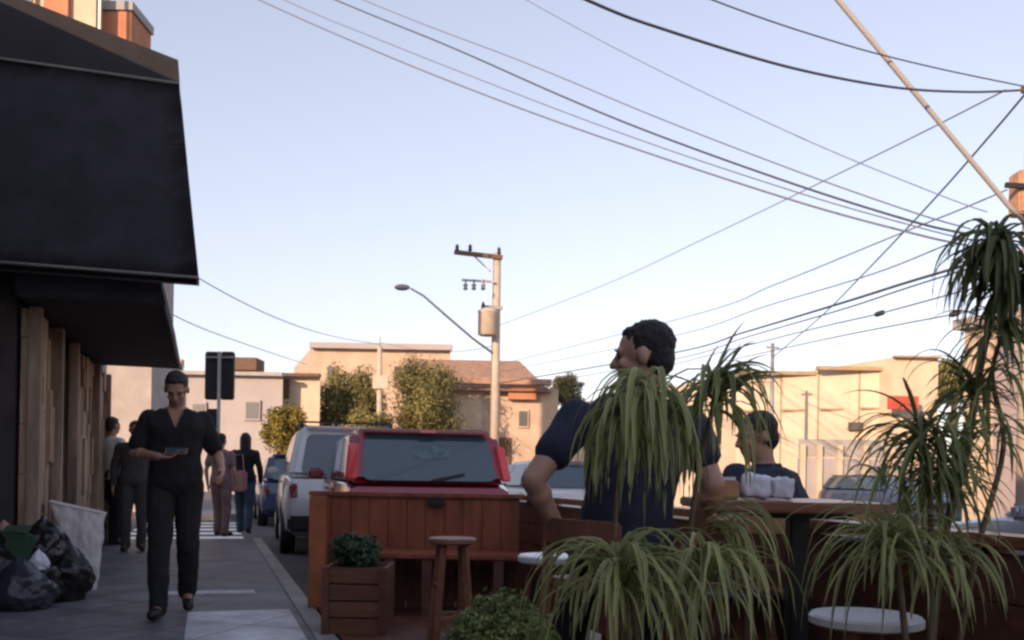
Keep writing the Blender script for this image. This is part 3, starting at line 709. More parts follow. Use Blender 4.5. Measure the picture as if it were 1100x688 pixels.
# bar chairs
def chair(label, x, y, rz, h=.66, bh=.94, m=None, bm_=None):
    r = thing('bar_chair', label, 'chair', (x, y, 0), rz, 'wooden bar chairs')
    T = Matrix.Translation((x, y, 0)) @ Matrix.Rotation(rz, 4, 'Z')
    def P(a, b_, c_): return T @ V((a, b_, c_))
    rot = Matrix.Rotation(rz, 3, 'Z'); m = m or M_stoolwood; bm_ = bm_ or M_tan
    MB().box(P(0, 0, h-.02), (.36, .36, .035), rot).build('seat', m, r, bevel=.01)
    for sx in (-1, 1):
        MB().beam(P(sx*.155, .155, h-.04), P(sx*.175, .185, .006), .034).build('leg', m, r)
        MB().beam(P(sx*.155, -.165, bh), P(sx*.175, -.195, .006), .034).build('leg', m, r)
        MB().beam(P(sx*.168, .175, .28), P(sx*.168, -.185, .28), .022).build('stretcher', m, r)
    b = MB(); n = 7; rings = []
    for i in range(n):
        f = -1 + 2*i/(n-1); yy = -.172 - .03*(1-f*f)
        rings.append([P(f*.175, yy-.009, bh-.075), P(f*.175, yy+.009, bh-.075), P(f*.175, yy+.009, bh+.012), P(f*.175, yy-.009, bh+.012)])
    b.loft(rings); bmesh.ops.recalc_face_normals(b.bm, faces=b.bm.faces[:]); b.build('backrest', bm_, r, bevel=.004)
    MB().beam(P(-.155, -.168, h+.1), P(.155, -.168, h+.1), .03, .02).build('back_slat', m, r)
    MB().beam(P(-.165, .18, .22), P(.165, .18, .22), .022).build('foot_rest', m, r)
    return r
chair('reddish wooden bar chair that the man in navy sits on', .36, 3.20, R(-50), .70, .89, None, M_stoolwood)
p = at(828, 562, 3.9); chair('tan-backed wooden chair left of the black table column', p.x, 4.05, R(8), .58, p.z+.03)
p = at(906, 562, 3.9); chair('tan-backed wooden chair right of the black table column', p.x, 4.05, R(-12), .58, p.z+.03)
# ================================================================ DRACAENA PLANTS
def planter(label, x, y, w, h):
    r = thing('planter_box', label, 'planter', (x, y, 0))
    b = MB()
    for k in range(4):
        hh = h/4
        for oy in (-1, 1): b.box((x, y+oy*(w/2-.0125), hh*(k+.5)), (w, .025, hh-.006))
        for ox in (-1, 1): b.box((x+ox*(w/2-.0125), y, hh*(k+.5)), (.025, w-.052, hh-.006))
    b.build('boards', M_planterwood, r); MB().box((x, y, h-.05), (w-.06, w-.06, .02)).build('soil', M_soil, r)
Y1 = 2.42
x1 = at(712, 688, Y1).x
planter('wooden planter under the tall drooping plant, below the picture edge', x1, Y1, .36, .40)
d1 = thing('dracaena_plant', 'tall strap-leaved plant hanging in front of the man in navy', 'plant', (x1, Y1, .35))
def stem(parent, pts, r0=.012, r1=.007):
    P = spline([at(*p) if len(p) == 3 and p[1] > 10 else V(p) for p in pts], 6)
    n = len(P); return MB().tube(P, [r0+(r1-r0)*i/(n-1) for i in range(n)], 7).build('stem', M_stem, parent, True)
b0 = V((x1, Y1, .34))
def stemw(parent, base, pts, r0=.012, r1=.007):
    P = spline([base] + [at(*p) for p in pts], 6); n = len(P)
    return MB().tube(P, [r0+(r1-r0)*i/(n-1) for i in range(n)], 7).build('stem', M_stem, parent, True)
stemw(d1, b0, [(664, 650, Y1), (662, 540, Y1+.02), (672, 450, Y1), (692, 416, Y1)], .007, .005)
stemw(d1, b0+V((.05, .03, 0)), [(735, 640, Y1+.1), (748, 520, Y1+.1), (770, 418, Y1+.05)], .010, .006)
stemw(d1, b0+V((-.04, -.04, 0)), [(680, 650, Y1-.1), (668, 608, Y1-.1)], .010, .007)
stemw(d1, b0+V((.06, -.03, 0)), [(745, 650, Y1-.05), (760, 604, Y1-.05)], .010, .007)
strap_tuft('leaf_tuft', d1, L_strap, at(692, 416, Y1), 70, (.20, .38), .019, (-25, 45), 11, tint=(.0, .9))
strap_tuft('leaf_tuft', d1, L_strap, at(668, 436, Y1), 26, (.18, .30), .018, (-25, 30), 14, tint=(.1, 1))
strap_tuft('leaf_tuft', d1, L_strap, at(770, 420, Y1+.05), 48, (.2, .33), .018, (-15, 60), 11, upright=0, tint=(0, .75))
strap_tuft('leaf_tuft', d1, L_strap, at(768, 412, Y1+.03), 11, (.16, .21), .030, (22, 62), 4.5, upright=0, az=(-.9, .9), tint=(0, .5))
strap_tuft('leaf_tuft', d1, L_strap, at(766, 405, Y1+.03), 4, (.12, .16), .026, (66, 80), 1.5, az=(-.3, .3), tint=(0, .5))
strap_tuft('leaf_tuft', d1, L_strap, at(666, 612, Y1-.1), 84, (.24, .46), .018, (0, 66), 8.5, tint=(.15, 1))
strap_tuft('leaf_tuft', d1, L_strap, at(760, 612, Y1-.05), 50, (.22, .42), .017, (5, 66), 8.5, tint=(.1, 1))
strap_tuft('leaf_tuft', d1, L_strap, at(764, 552, Y1+.05), 16, (.22, .36), .019, (-5, 50), 11, az=(-1.2, .9), tint=(.3, 1))
Y3 = 2.5
x3 = at(985, 688, Y3).x
planter('wooden planter under the climbing plant at the right, below the picture edge', x3, Y3, .34, .40)
d2 = thing('dracaena_plant', 'taller dark strap-leaved plant climbing beside the right-hand pole', 'plant', (x3, Y3, .35))
b0 = V((x3, Y3, .34))
stemw(d2, b0, [(968, 640, Y3), (958, 562, Y3)], .011, .007)
stemw(d2, b0+V((.04, .04, 0)), [(1010, 600, Y3+.05), (1035, 500, Y3+.05), (1052, 400, Y3+.05), (1072, 300, Y3), (1078, 252, Y3)], .013, .008)
stemw(d2, b0+V((.03, -.02, 0)), [(1000, 560, Y3), (990, 455, Y3)], .010, .006)
stemw(d2, b0+V((.08, .02, 0)), [(1048, 600, Y3), (1078, 480, Y3+.1), (1066, 400, Y3+.1), (1090, 330, Y3)], .009, .006)
strap_tuft('leaf_tuft', d2, L_strap, at(956, 580, Y3), 78, (.20, .38), .015, (-10, 60), 7, tint=(.1, 1))
strap_tuft('leaf_tuft', d2, L_strap, at(1016, 585, Y3+.05), 24, (.2, .32), .016, (-10, 45), 9, tint=(.1, .9))
strap_tuft('leaf_tuft', d2, L_strap, at(992, 462, Y3), 30, (.16, .27), .017, (-30, 55), 7, tint=(0, .7))
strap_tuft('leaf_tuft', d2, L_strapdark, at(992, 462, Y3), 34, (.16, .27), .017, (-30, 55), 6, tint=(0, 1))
strap_tuft('leaf_tuft', d2, L_strap, at(1012, 505, Y3+.05), 26, (.14, .26), .016, (-30, 45), 8, tint=(0, .7))
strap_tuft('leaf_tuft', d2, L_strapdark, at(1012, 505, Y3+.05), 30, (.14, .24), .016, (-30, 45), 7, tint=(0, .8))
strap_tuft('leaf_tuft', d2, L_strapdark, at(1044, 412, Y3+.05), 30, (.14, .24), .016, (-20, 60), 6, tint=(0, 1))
strap_tuft('leaf_tuft', d2, L_strap, at(1068, 450, Y3+.05), 16, (.16, .28), .015, (-40, 20), 9, tint=(0, .6))
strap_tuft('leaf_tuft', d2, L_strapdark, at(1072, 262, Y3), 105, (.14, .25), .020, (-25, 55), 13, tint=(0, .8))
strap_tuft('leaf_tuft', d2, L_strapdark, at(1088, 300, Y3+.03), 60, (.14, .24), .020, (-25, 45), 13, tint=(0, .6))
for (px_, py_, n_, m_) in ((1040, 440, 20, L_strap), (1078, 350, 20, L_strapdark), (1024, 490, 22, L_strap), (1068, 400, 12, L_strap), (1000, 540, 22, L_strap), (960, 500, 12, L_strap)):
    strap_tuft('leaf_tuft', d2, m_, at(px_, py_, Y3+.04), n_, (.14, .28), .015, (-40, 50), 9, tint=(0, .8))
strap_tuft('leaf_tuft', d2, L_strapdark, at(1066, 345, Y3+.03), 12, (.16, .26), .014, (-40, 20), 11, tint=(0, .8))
# ================================================================ CARS
def rrect_quad(q, ins, rad=.16, n=5):
    """rounded pane inside the quad q=(a,b,c,d), bilinear"""
    l, rr, bt, tp = ins; pts = []
    u0, u1, v0, v1 = l, 1-rr, bt, 1-tp
    ru, rv = rad*(u1-u0)*.5, rad*(v1-v0)
    for (cu, cv, a0) in ((u1-ru, v1-rv, 0), (u0+ru, v1-rv, 90), (u0+ru, v0+rv, 180), (u1-ru, v0+rv, 270)):
        for k in range(n):
            a = R(a0 + 90*k/(n-1)); pts.append((cu+ru*math.cos(a), cv+rv*math.sin(a)))
    A, B, C, D = [V(p) for p in q]
    return [A*(1-u)*(1-v) + B*u*(1-v) + C*u*v + D*(1-u)*v for u, v in pts]
def car(label, loc, rz, paint, L=4.0, Wd=1.72, H=1.5, belt=.92, hood=.95, rack=False, tall_lamps=False, suv=False, facing=1, sedan=False, group='parked cars'):
    r = thing('parked_car', label, 'car', loc, rz, group)
    hw = Wd/2; ht = .25 if suv else .18
    def add(mb, name, m, parent=r, **k): return mb.build(name, m, parent, local=True, **k)
    st = [(0.03, .86, .36, belt-.16), (.10, .95, .30, belt-.05), (.35, 1.0, ht, belt), (L*.5, 1.0, ht, belt+.01), (L-hood-.15, 1.0, ht, belt+.01), (L-hood*.6, .98, ht, belt-.06), (L-.22, .92, .27, belt-.17), (L-.03, .78, .36, belt-.30)]
    rings = []
    for (y, wf, zb, zt) in st:
        w = hw*wf; zm = zb+(zt-zb)*.5
        half = [(w*.82, zb), (w*.96, zb+.08), (w*1.0, zm), (w*.985, zm+(zt-zm)*.6), (w*.95, zt-.03), (w*.88, zt)]
        rings.append([V((x, y, z)) for x, z in half] + [V((-x, y, z)) for x, z in half[::-1]])
    b = MB(); b.loft(rings); bmesh.ops.recalc_face_normals(b.bm, faces=b.bm.faces[:])
    body = add(b, 'body', paint, smooth='auto')
    rb, rt = (.10 if not sedan else .75), (.42 if not sedan else 1.15); fb, ft = L-hood-.05, L-hood-.75
    wb, wt = hw*.93, hw*(.85 if tall_lamps else .76)
    zb_, zt_ = belt-.015, H
    Bt = [V((-wb, rb, zb_)), V((wb, rb, zb_)), V((wb, fb, zb_)), V((-wb, fb, zb_))]
    Tp = [V((-wt, rt, zt_)), V((wt, rt, zt_)), V((wt, ft, zt_-.03)), V((-wt, ft, zt_-.03))]
    b = MB(); b.hexa(Bt+Tp); bmesh.ops.recalc_face_normals(b.bm, faces=b.bm.faces[:])
    add(b, 'cabin', paint, smooth='auto', bevel=.07, segs=4)
    def pane(name, q, ins, m=M_glass, off=.008, rad=.2):
        pts = rrect_quad(q, ins, rad); n = (q[1]-q[0]).cross(q[3]-q[0]).normalized()
        return add(MB().prism([p+n*(off-.02) for p in pts], n*.02), name, m)
    rear = (Bt[0], Bt[1], Tp[1], Tp[0]); front = (Bt[2], Bt[3], Tp[3], Tp[2])
    pane('rear_window', rear, (.085, .085, .05, .11) if tall_lamps else (.10, .10, .06, .16), rad=.14); pane('windscreen', front, (.06, .06, .06, .1))
    rgt = (Bt[1], Bt[2], Tp[2], Tp[1]); lft = (Bt[3], Bt[0], Tp[0], Tp[3])
    for q, fl in ((rgt, 0), (lft, 1)):
        segs_ = ((.06, .70), (.33, .36), (.67, .07))
        for (i0, i1) in segs_: pane('side_window', q, ((i0, i1) if not fl else (i1, i0)) + (.10, .13))
    # roof spoiler lip, rear brake light, wiper
    add(MB().box((0, rt-.04, zt_-.012), (wt*1.7, .16, .03)), 'spoiler', paint, bevel=.012)
    add(MB().box((0, rt-.122, zt_-.02), (.16, .012, .022)), 'brake_light', M_tail)
    if not sedan:
        if tall_lamps: pane('painted_reflection', rear, (.40, .36, .44, .30), M_reflection, .012, rad=.5)  # pale rounded patch: a reflection on the glass, painted as colour
        add(MB().beam((0, rb-.012, belt+.02), (.34, rb+.03, belt+.09), .014, .014), 'wiper', M_trim)
    add(MB().box((0, .0, belt-.32), (.40, .02, .13)), 'number_plate', M_plate)
    add(MB().box((0, .03, .44), (Wd*.93, .14, .22)), 'bumper', paint if not suv else M_trim, bevel=.04)
    add(MB().box((0, L-.06, .40), (Wd*.86, .14, .22)), 'bumper', paint if not suv else M_trim, bevel=.04)
    add(MB().box((0, L-.02, .60), (.7, .05, .12)), 'grille', M_trim, bevel=.01)
    for sx in (-1, 1):
        if tall_lamps:
            q = [V((sx*hw*.83, rb-.01, belt+.02)), V((sx*hw*.955, rb+.03, belt+.02)), V((sx*hw*.905, rt-.12, belt+.37)), V((sx*hw*.79, rt-.155, belt+.37))]
            add(MB().prism(q, V((0, .10, 0))), 'tail_lamp', M_tail, bevel=.015)
        else:
            add(MB().box((sx*hw*.83, .075, belt-.22), (.13, .09, .22)), 'tail_lamp', M_tail2, bevel=.025)
        add(MB().ell((sx*hw*.66, L-.15, .66), (.17, .11, .08)), 'headlight', M_head, smooth=True)
        add(MB().box((sx*(hw+.08), L-hood-.5, belt+.06), (.19, .09, .13)), 'mirror', paint, bevel=.03, segs=3, smooth='auto')
        for yy in (.68, L-.78):
            x0 = sx*(hw-.19); rad = .34 if suv else .30
            add(MB().lathe((sx*(hw-.12), yy, rad), [(.01, 0), (rad+.05, 0), (rad+.05, sx*.128), (.01, sx*.128)], 28, 'X'), 'wheel_arch', M_trim)
            t = add(MB().lathe((x0, yy, rad), [(rad*.55, 0), (rad*.97, .0), (rad, sx*.04), (rad, sx*.17), (rad*.96, sx*.205), (rad*.62, sx*.205), (rad*.6, 0)], 28, 'X'), 'wheel', M_tyre, smooth='auto')
            add(MB().lathe((x0+sx*.12, yy, rad), [(.01, 0), (rad*.61, 0), (rad*.61, sx*.08), (rad*.5, sx*.075), (rad*.2, sx*.095), (.01, sx*.095)], 20, 'X'), 'rim', M_rim, t, smooth='auto')
        for yy in (L*.33, L*.55): add(MB().box((sx*(hw*.985), yy, belt-.10), (.03, .16, .03)), 'door_handle', paint, bevel=.008)
        if rack:
            add(MB().tube([(sx*wt*.93, rt+.1, zt_-.01), (sx*wt*.93, rt+.16, zt_+.06), (sx*wt*.93, ft-.25, zt_+.06), (sx*wt*.93, ft-.1, zt_-.02)], .022), 'roof_rail', M_trim, smooth=True)
    if rack:
        for yy in (rt+.3, ft-.5): add(MB().box((0, yy, zt_+.075), (wt*2.0, .06, .025)), 'roof_bar', M_trim)
    return r
def place_car(pxl, pxr, Y, zroad=-.13):
    a, c = at(pxl, 520, Y), at(pxr, 520, Y); return ((a.x+c.x)/2, Y, zroad)
# rz: heading of +Y local; street heading is SA to the left (positive z rotation)
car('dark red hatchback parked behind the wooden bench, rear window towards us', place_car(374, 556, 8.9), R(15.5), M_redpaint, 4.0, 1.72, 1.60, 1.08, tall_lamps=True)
car('white off-roader with black roof rails parked ahead of the red hatchback', place_car(308, 444, 12.9), R(15.5), M_whitepaint, 4.3, 1.80, 1.80, 1.10, rack=True, suv=True)
car('dark blue car furthest along the near kerb, ahead of the white off-roader', place_car(282, 370, 19.2), R(17), M_bluepaint, 4.2, 1.74, 1.5, .95)
car('white car out in the street, seen past the elbow of the man in navy', place_car(596, 700, 14.5), R(20), M_whitepaint, 4.2, 1.74, 1.42, .95, sedan=True)
car('dark blue car by the far kerb, its roof just above the bar table', (at(905, 520, 26).x, 26, -.13), R(194), M_bluepaint, 4.2, 1.74, 1.30, .92)
car('grey car parked across the street behind the right-hand plant', S(2.75, 6.7, -.13), R(18), M_silverpaint, 4.1, 1.72, 1.34, .90)
# ================================================================ RUBBISH
def bag(label, px, py, Y, rad, seed, m, z=None):
    random.seed(seed)
    p = at(px, py, Y); off = V((seed*3.1, seed*1.7, 0))
    mb = MB(); bmesh.ops.create_icosphere(mb.bm, subdivisions=5, radius=1)
    for v in mb.bm.verts:
        d = v.co.normalized(); q = 1 + .22*noise.noise(d*1.6+off) + .09*noise.noise(d*4+off) + .05*abs(noise.noise(d*9+off))
        v.co = V((d.x*rad[0]*q, d.y*rad[1]*q, d.z*rad[2]*q))
        if d.z > .80: v.co.z += (d.z-.80)*rad[2]*2.6; v.co.x *= 1-(d.z-.8)*3.6; v.co.y *= 1-(d.z-.8)*3.6
        if v.co.z < -rad[2]*.72: v.co.z = -rad[2]*.72
    z0 = (p.z if z is None else z)
    for v in mb.bm.verts: v.co += V((p.x, Y, z0 + rad[2]*.72))
    o = mb.build('rubbish_bag', m, None, True); return tag(o, label, 'rubbish bag', 'rubbish bags against the plank wall')
bag('bluish shiny rubbish bag lying at the front left of the pile', 20, 650, 6.80, (.24, .22, .17), 1, M_bluebag, 0)
bag('large round black rubbish bag at the right end of the pile', 68, 634, 7.3, (.22, .2, .23), 2, M_bag, 0)
bag('flattened black rubbish bag in the middle of the pile', 36, 640, 7.1, (.2, .2, .21), 3, M_bag, 0)
bag('black rubbish bag heaped on top of the pile, beside the white bin', 46, 600, 7.15, (.16, .15, .17), 4, M_bag, .30)
bag('black rubbish bag cut off by the left edge of the picture', -6, 640, 7.0, (.24, .22, .26), 5, M_bag, 0)
random.seed(21)
p = at(84, 632, 7.95)
wb_ = thing('white_sack', 'slumped white sack, wide at the top, leaning behind the rubbish bags', 'sack', (p.x, 7.95, 0))
rot = Matrix.Rotation(.35, 3, 'Z')
def rsq(h, w, d, ox, tilt):
    out = []
    for k in range(20):
        a = 2*math.pi*k/20; cx_ = math.copysign(abs(math.cos(a))**.5, math.cos(a)); cy_ = math.copysign(abs(math.sin(a))**.5, math.sin(a))
        out.append(V((p.x + ox, 7.95, h - tilt*cx_)) + rot @ V((cx_*w, cy_*d, 0)))
    return out
b = MB(); b.loft([rsq(.0, .10, .10, .05, 0), rsq(.16, .13, .13, .04, 0), rsq(.40, .17, .13, .015, .0), rsq(.62, .20, .11, -.01, .03), rsq(.69, .215, .09, -.015, .05)])
bmesh.ops.recalc_face_normals(b.bm, faces=b.bm.faces[:])
remeshed(b, 'sack_body', M_whitebin, wb_, .011, .018, 11, sm=3)
b = MB(); q = rsq(.695, .217, .092, -.015, .05); b.tube(q + [q[0]], .012); b.build('rolled_rim', M_whitebin, wb_, True)
p = at(24, 590, 7.05)
gb = thing('green_carton', 'dented green carton lodged on top of the rubbish bags', 'box', (p.x, 7.05, p.z-.12))
MB().box((p.x, 7.05, p.z), (.2, .18, .26), Matrix.Rotation(.25, 3, 'Y')).build('carton', M_greenbox, gb, bevel=.012)
MB().box((p.x-.02, 7.0, p.z+.15), (.19, .10, .012), Matrix.Rotation(.5, 3, 'X')).build('flap', M_greenbox, gb)
bag('small pale plastic bag lying between the black rubbish bags', 42, 606, 6.95, (.07, .06, .07), 8, M_paper, .27)
bag('pinkish bag at the left edge on top of the pile', 4, 575, 7.1, (.09, .08, .09), 9, M_pink, .42)
random.seed(31)
# ================================================================ PEOPLE
def hand(mb, wr, d, nrm, k=1.0, curl=.5):
    """palm + five fingers; d along the hand, nrm out of the palm"""
    d = V(d).normalized(); nrm = V(nrm); nrm = (nrm - d*nrm.dot(d)).normalized(); sd = d.cross(nrm)
    wr = V(wr)
    rings = []
    for (t, w, h) in ((-.01, .026, .020), (.02, .032, .019), (.05, .041, .017), (.085, .042, .014), (.095, .034, .009)):
        c = wr + d*t*k
        rings.append([c + (sd*math.cos(a)*w + nrm*math.sin(a)*h)*k for a in [2*math.pi*i/10 for i in range(10)]])
    mb.loft(rings)
    for (o, L) in ((-.030, .062), (-.010, .074), (.011, .070), (.031, .054)):
        p = wr + (d*.085 + sd*o)*k; q = d.copy(); r0 = .0095*k
        for s_ in range(3):
            q = (q*math.cos(curl*.55) + nrm*math.sin(curl*.55)).normalized() if s_ else (q*math.cos(curl*.35)+nrm*math.sin(curl*.35)).normalized()
            e = p + q*L*k*(.44, .32, .24)[s_]; mb.cap(p, e, r0, r0*.9, 8); p = e; r0 *= .9
            nrm2 = nrm
    p = wr + (d*.025 - sd*.03)*k; e = p + (d*.035 - sd*.028 + nrm*.012)*k; mb.cap(p, e, .013*k, .011*k, 8); mb.cap(e, e + (d*.03 + nrm*.012 - sd*.002)*k, .011*k, .009*k, 8)
def person(label, loc, rz, J, shirt, trousers, skin=None, voxel=.009, head_rot=(0, 0), hair='short', sleeve=.72, k=1.0, female=False, girth=1.0, shoes=None, palm=None, curl=.5, group=None, vneck=0):
    r = thing('person', label, 'person', loc, rz, group)
    T = Matrix.Translation(V(loc)) @ Matrix.Rotation(rz, 4, 'Z')
    J = {n: T @ (V(p)*k) for n, p in J.items()}
    skin = skin or M_skin
    wf = .9 if female else 1.0
    xax = (J['sh_l']-J['sh_r']).normalized(); sp = J['neck']-J['pelvis']; spn = sp.normalized(); yax = spn.cross(xax).normalized(); xax = yax.cross(spn)
    prof = [(-.17, .085, .075), (-.10, .145, .105), (0, .165, .118), (.15, .16, .112), (.36, .145, .100), (.55, .158, .108), (.74, .178, .115), (.86, .172, .100), (.93, .140, .084), (.97, .098, .072), (1.0, .066, .062)]
    def torso(mb, infl, t0, t1, drop=0):
        rings = []
        for (t, a_, b_) in prof:
            if t < t0-1e-6 or t > t1+1e-6: continue
            c = J['pelvis'] + sp*t
            hipb = (1.06 if (female and t < .2) else 1.0)*girth
            rings.append([c + (xax*math.copysign(abs(math.cos(a))**.85, math.cos(a))*(a_*wf*hipb*k+infl) + yax*math.copysign(abs(math.sin(a))**.85, math.sin(a))*(b_*k+infl)) for a in [2*math.pi*i/24 for i in range(24)]])
        mb.loft(rings)
    # --- body: one continuous surface
    mb = MB(); torso(mb, 0, -.17, 1.0)
    hr = Matrix.Rotation(rz + head_rot[0], 3, 'Z') @ Matrix.Rotation(head_rot[1], 3, 'X')
    hc = J['head']; 
    def HP(x, y, z): return hc + hr @ (V((x, y, z))*k)
    mb.cap(J['neck'] - spn*.04*k, HP(0, .015, -.05), .058*k*wf, .052*k*wf, 14)
    mb.ell(HP(0, .012, .03), (.074*k, .094*k, .086*k), hr); mb.ell(HP(0, -.022, -.045), (.056*k, .066*k, .070*k), hr)
    mb.ell(HP(0, -.055, -.088), (.03*k, .026*k, .022*k), hr)
    mb.ell(HP(0, -.070, .022), (.055*k, .020*k, .020*k), hr)
    mb.cap(HP(0, -.084, .012), HP(0, -.104, -.022), .010*k, .015*k, 10)
    mb.ell(HP(0, -.080, -.056), (.024*k, .012*k, .011*k), hr)
    for sx in (-1, 1):
        mb.ell(HP(sx*.076, .012, -.005), (.011*k, .020*k, .032*k), hr); mb.ell(HP(sx*.036, -.062, -.022), (.022*k, .02*k, .02*k), hr)
    for sd in ('l', 'r'):
        mb.ell(J['sh_'+sd], (.056*k*wf,)*3)
        mb.cap(J['sh_'+sd], J['el_'+sd], .054*k*wf, .041*k*wf); mb.cap(J['el_'+sd], J['wr_'+sd], .041*k*wf, .027*k*wf)
        m_ = J['el_'+sd].lerp(J['wr_'+sd], .25); mb.ell(m_, (.044*k*wf,)*3)
        dd = J.get('hd_'+sd, J['wr_'+sd]*2 - J['el_'+sd]) - J['wr_'+sd]
        pn = (T.to_3x3() @ V(palm[sd])) if palm else (xax*(-1 if sd == 'l' else 1))
        hand(mb, J['wr_'+sd], dd, pn, k*(.92 if female else 1), curl)
        mb.cap(J['hip_'+sd], J['kn_'+sd], .086*k, .057*k); mb.cap(J['kn_'+sd], J['an_'+sd], .056*k, .036*k)
        mb.ell(J['kn_'+sd].lerp(J['an_'+sd], .3), (.056*k,)*3)
        mb.cap(J['an_'+sd] - V((0, 0, .02*k)), J['toe_'+sd], .040*k, .030*k)
    remeshed(mb, 'body', skin, r, voxel, sm=2)
    # --- clothes
    mb = MB(); torso(mb, .016*k, -.10, .97)
    for sd in ('l', 'r'):
        mb.ell(J['sh_'+sd] - xax*(.025*k if sd == 'l' else -.025*k) - spn*.018*k, (.060*k*wf,)*3)
        mb.cap(J['sh_'+sd], J['sh_'+sd].lerp(J['el_'+sd], sleeve if sleeve <= 1 else 1), .064*k*wf, (.062 if sleeve <= 1 else .054)*k*wf)
        if sleeve > 1: mb.cap(J['el_'+sd], J['el_'+sd].lerp(J['wr_'+sd], .9), .056*k*wf, .042*k*wf)
    sh = remeshed(mb, 'shirt', shirt, r, voxel, .013*k, 9, bias=.55)
    if vneck:
        nb = W[r.name] @ J['neck']; bm = bmesh.new(); bm.from_mesh(sh.data); kill = []
        xl = (W[r.name].to_3x3() @ xax); yl = (W[r.name].to_3x3() @ yax)
        for f in bm.faces:
            q = f.calc_center_median() - nb; dz = -q.z
            if q.dot(yl) < 0 and dz < vneck and abs(q.dot(xl)) < .062*k*(1 - max(dz, 0)/vneck): kill.append(f)
        bmesh.ops.delete(bm, geom=kill, context='FACES'); bm.to_mesh(sh.data); bm.free()
    mb = MB()
    ring = []
    for i in range(16):
        a = 2*math.pi*i/16; open_ = max(0, -math.sin(a))  # yax points backwards
        ring.append(J['neck'] + xax*math.cos(a)*.068*k + yax*math.sin(a)*.068*k - spn*(.005+.035*max(0, math.sin(a-math.pi)))*k)
    mb.tube(ring + [ring[0]], .013*k, 8)
    mb.build('collar', shirt, r, True)
    mb = MB(); torso(mb, .013*k, -.17, .15)
    for sd in ('l', 'r'):
        mb.cap(J['hip_'+sd], J['kn_'+sd], .101*k, .076*k); mb.cap(J['kn_'+sd], J['an_'+sd] + V((0, 0, -.01*k)), .074*k, .060*k)
    remeshed(mb, 'trousers', trousers, r, voxel, .013*k, 9, bias=.4)
    for sd in ('l', 'r'):
        mb = MB(); an, to = J['an_'+sd], J['toe_'+sd]; hz = V((0, 0, .035*k))
        d = (to-an); d.z = 0; d.normalize()
        mb.cap(an - d*.035*k + V((0, 0, -.035*k)), to + V((0, 0, .004*k)), .046*k, .038*k); mb.cap(an + V((0, 0, .02*k)), an - V((0, 0, .03*k)), .046*k, .046*k)
        o = remeshed(mb, 'shoe', shoes or M_shoe, r, max(voxel, .008), sm=3)
    # --- hair, eyes
    mb = MB()
    if hair == 'short':
        mb.ell(HP(0, .026, .046), (.081*k, .094*k, .083*k), hr); mb.ell(HP(0, .055, -.005), (.072*k, .058*k, .075*k), hr)
        mb.ell(HP(0, -.026, .086), (.056*k, .040*k, .024*k), hr)
    else:
        mb.ell(HP(0, .022, .044), (.084*k, .096*k, .085*k), hr); mb.ell(HP(0, .062, -.03), (.085*k, .055*k, .11*k), hr); mb.ell(HP(0, .075, -.15), (.085*k, .045*k, .13*k), hr)
        for sx in (-1, 1): mb.cap(HP(sx*.07, .01, .04), HP(sx*.075, .02, -.15), .026*k, .022*k)
    remeshed(mb, 'hair', M_hair, r, max(.006, voxel*.7), .0045*k, 75, sm=2)
    if voxel < .0125:
        for sx in (-1, 1):
            MB().ell(HP(sx*.031, -.078, .004), (.013*k, .008*k, .006*k), hr).build('eye', M_eye, r, True)
            MB().ell(HP(sx*.031, -.086, .027), (.017*k, .006*k, .0035*k), hr).build('eyebrow', M_hair, r, True)
    return r
def J_stand(**kw):
    J = dict(pelvis=(0, 0, .95), neck=(0, .0, 1.475), head=(0, -.02, 1.625), sh_l=(.178, 0, 1.395), sh_r=(-.178, 0, 1.395),
             el_l=(.25, .03, 1.12), el_r=(-.25, .03, 1.12), wr_l=(.26, -.06, .88), wr_r=(-.26, -.06, .88),
             hip_l=(.09, 0, .92), hip_r=(-.09, 0, .92), kn_l=(.10, -.03, .50), kn_r=(-.10, -.03, .50), an_l=(.10, .02, .085), an_r=(-.10, .02, .085), toe_l=(.125, -.15, .04), toe_r=(-.125, -.15, .04))
    J.update(kw); return J
# walking man with phone (facing us)
p = at(186, 664, 6.65)
J = J_stand(head=(.0, -.085, 1.600), neck=(0, -.02, 1.475), el_r=(-.27, -.01, 1.15), wr_r=(-.10, -.24, 1.125), hd_r=(.02, -.27, 1.13),
            el_l=(.285, .05, 1.14), wr_l=(.315, -.17, 1.03), hd_l=(.31, -.26, .97),
            kn_l=(.09, -.02, .50), an_l=(.085, .21, .15), toe_l=(.10, .06, .045), kn_r=(-.09, -.15, .52), an_r=(-.085, -.21, .09), toe_r=(-.115, -.375, .05))
person('man in black walking towards us looking down at his phone', (p.x, 6.65, 0), R(17), J, M_black, M_black2, M_skin, .008, (R(-4), R(32)), palm={'l': (-1, 0, 0), 'r': (0, -.25, 1)}, curl=.9, vneck=.15)
q = Matrix.Translation((p.x, 6.65, 0)) @ Matrix.Rotation(R(17), 4, 'Z') @ V((.015, -.275, 1.165))
ph = thing('phone', 'orange-brown phone held flat in the walking man\'s hand', 'phone', q)
ro = Matrix.Rotation(R(10), 3, 'Z') @ Matrix.Rotation(R(35), 3, 'X')
o = MB().box(q, (.145, .072, .009), ro).build('case', M_phone, ph, bevel=.003)
MB().box(q + ro @ V((0, 0, .0055)), (.132, .064, .002), ro).build('screen', M_glass, ph)
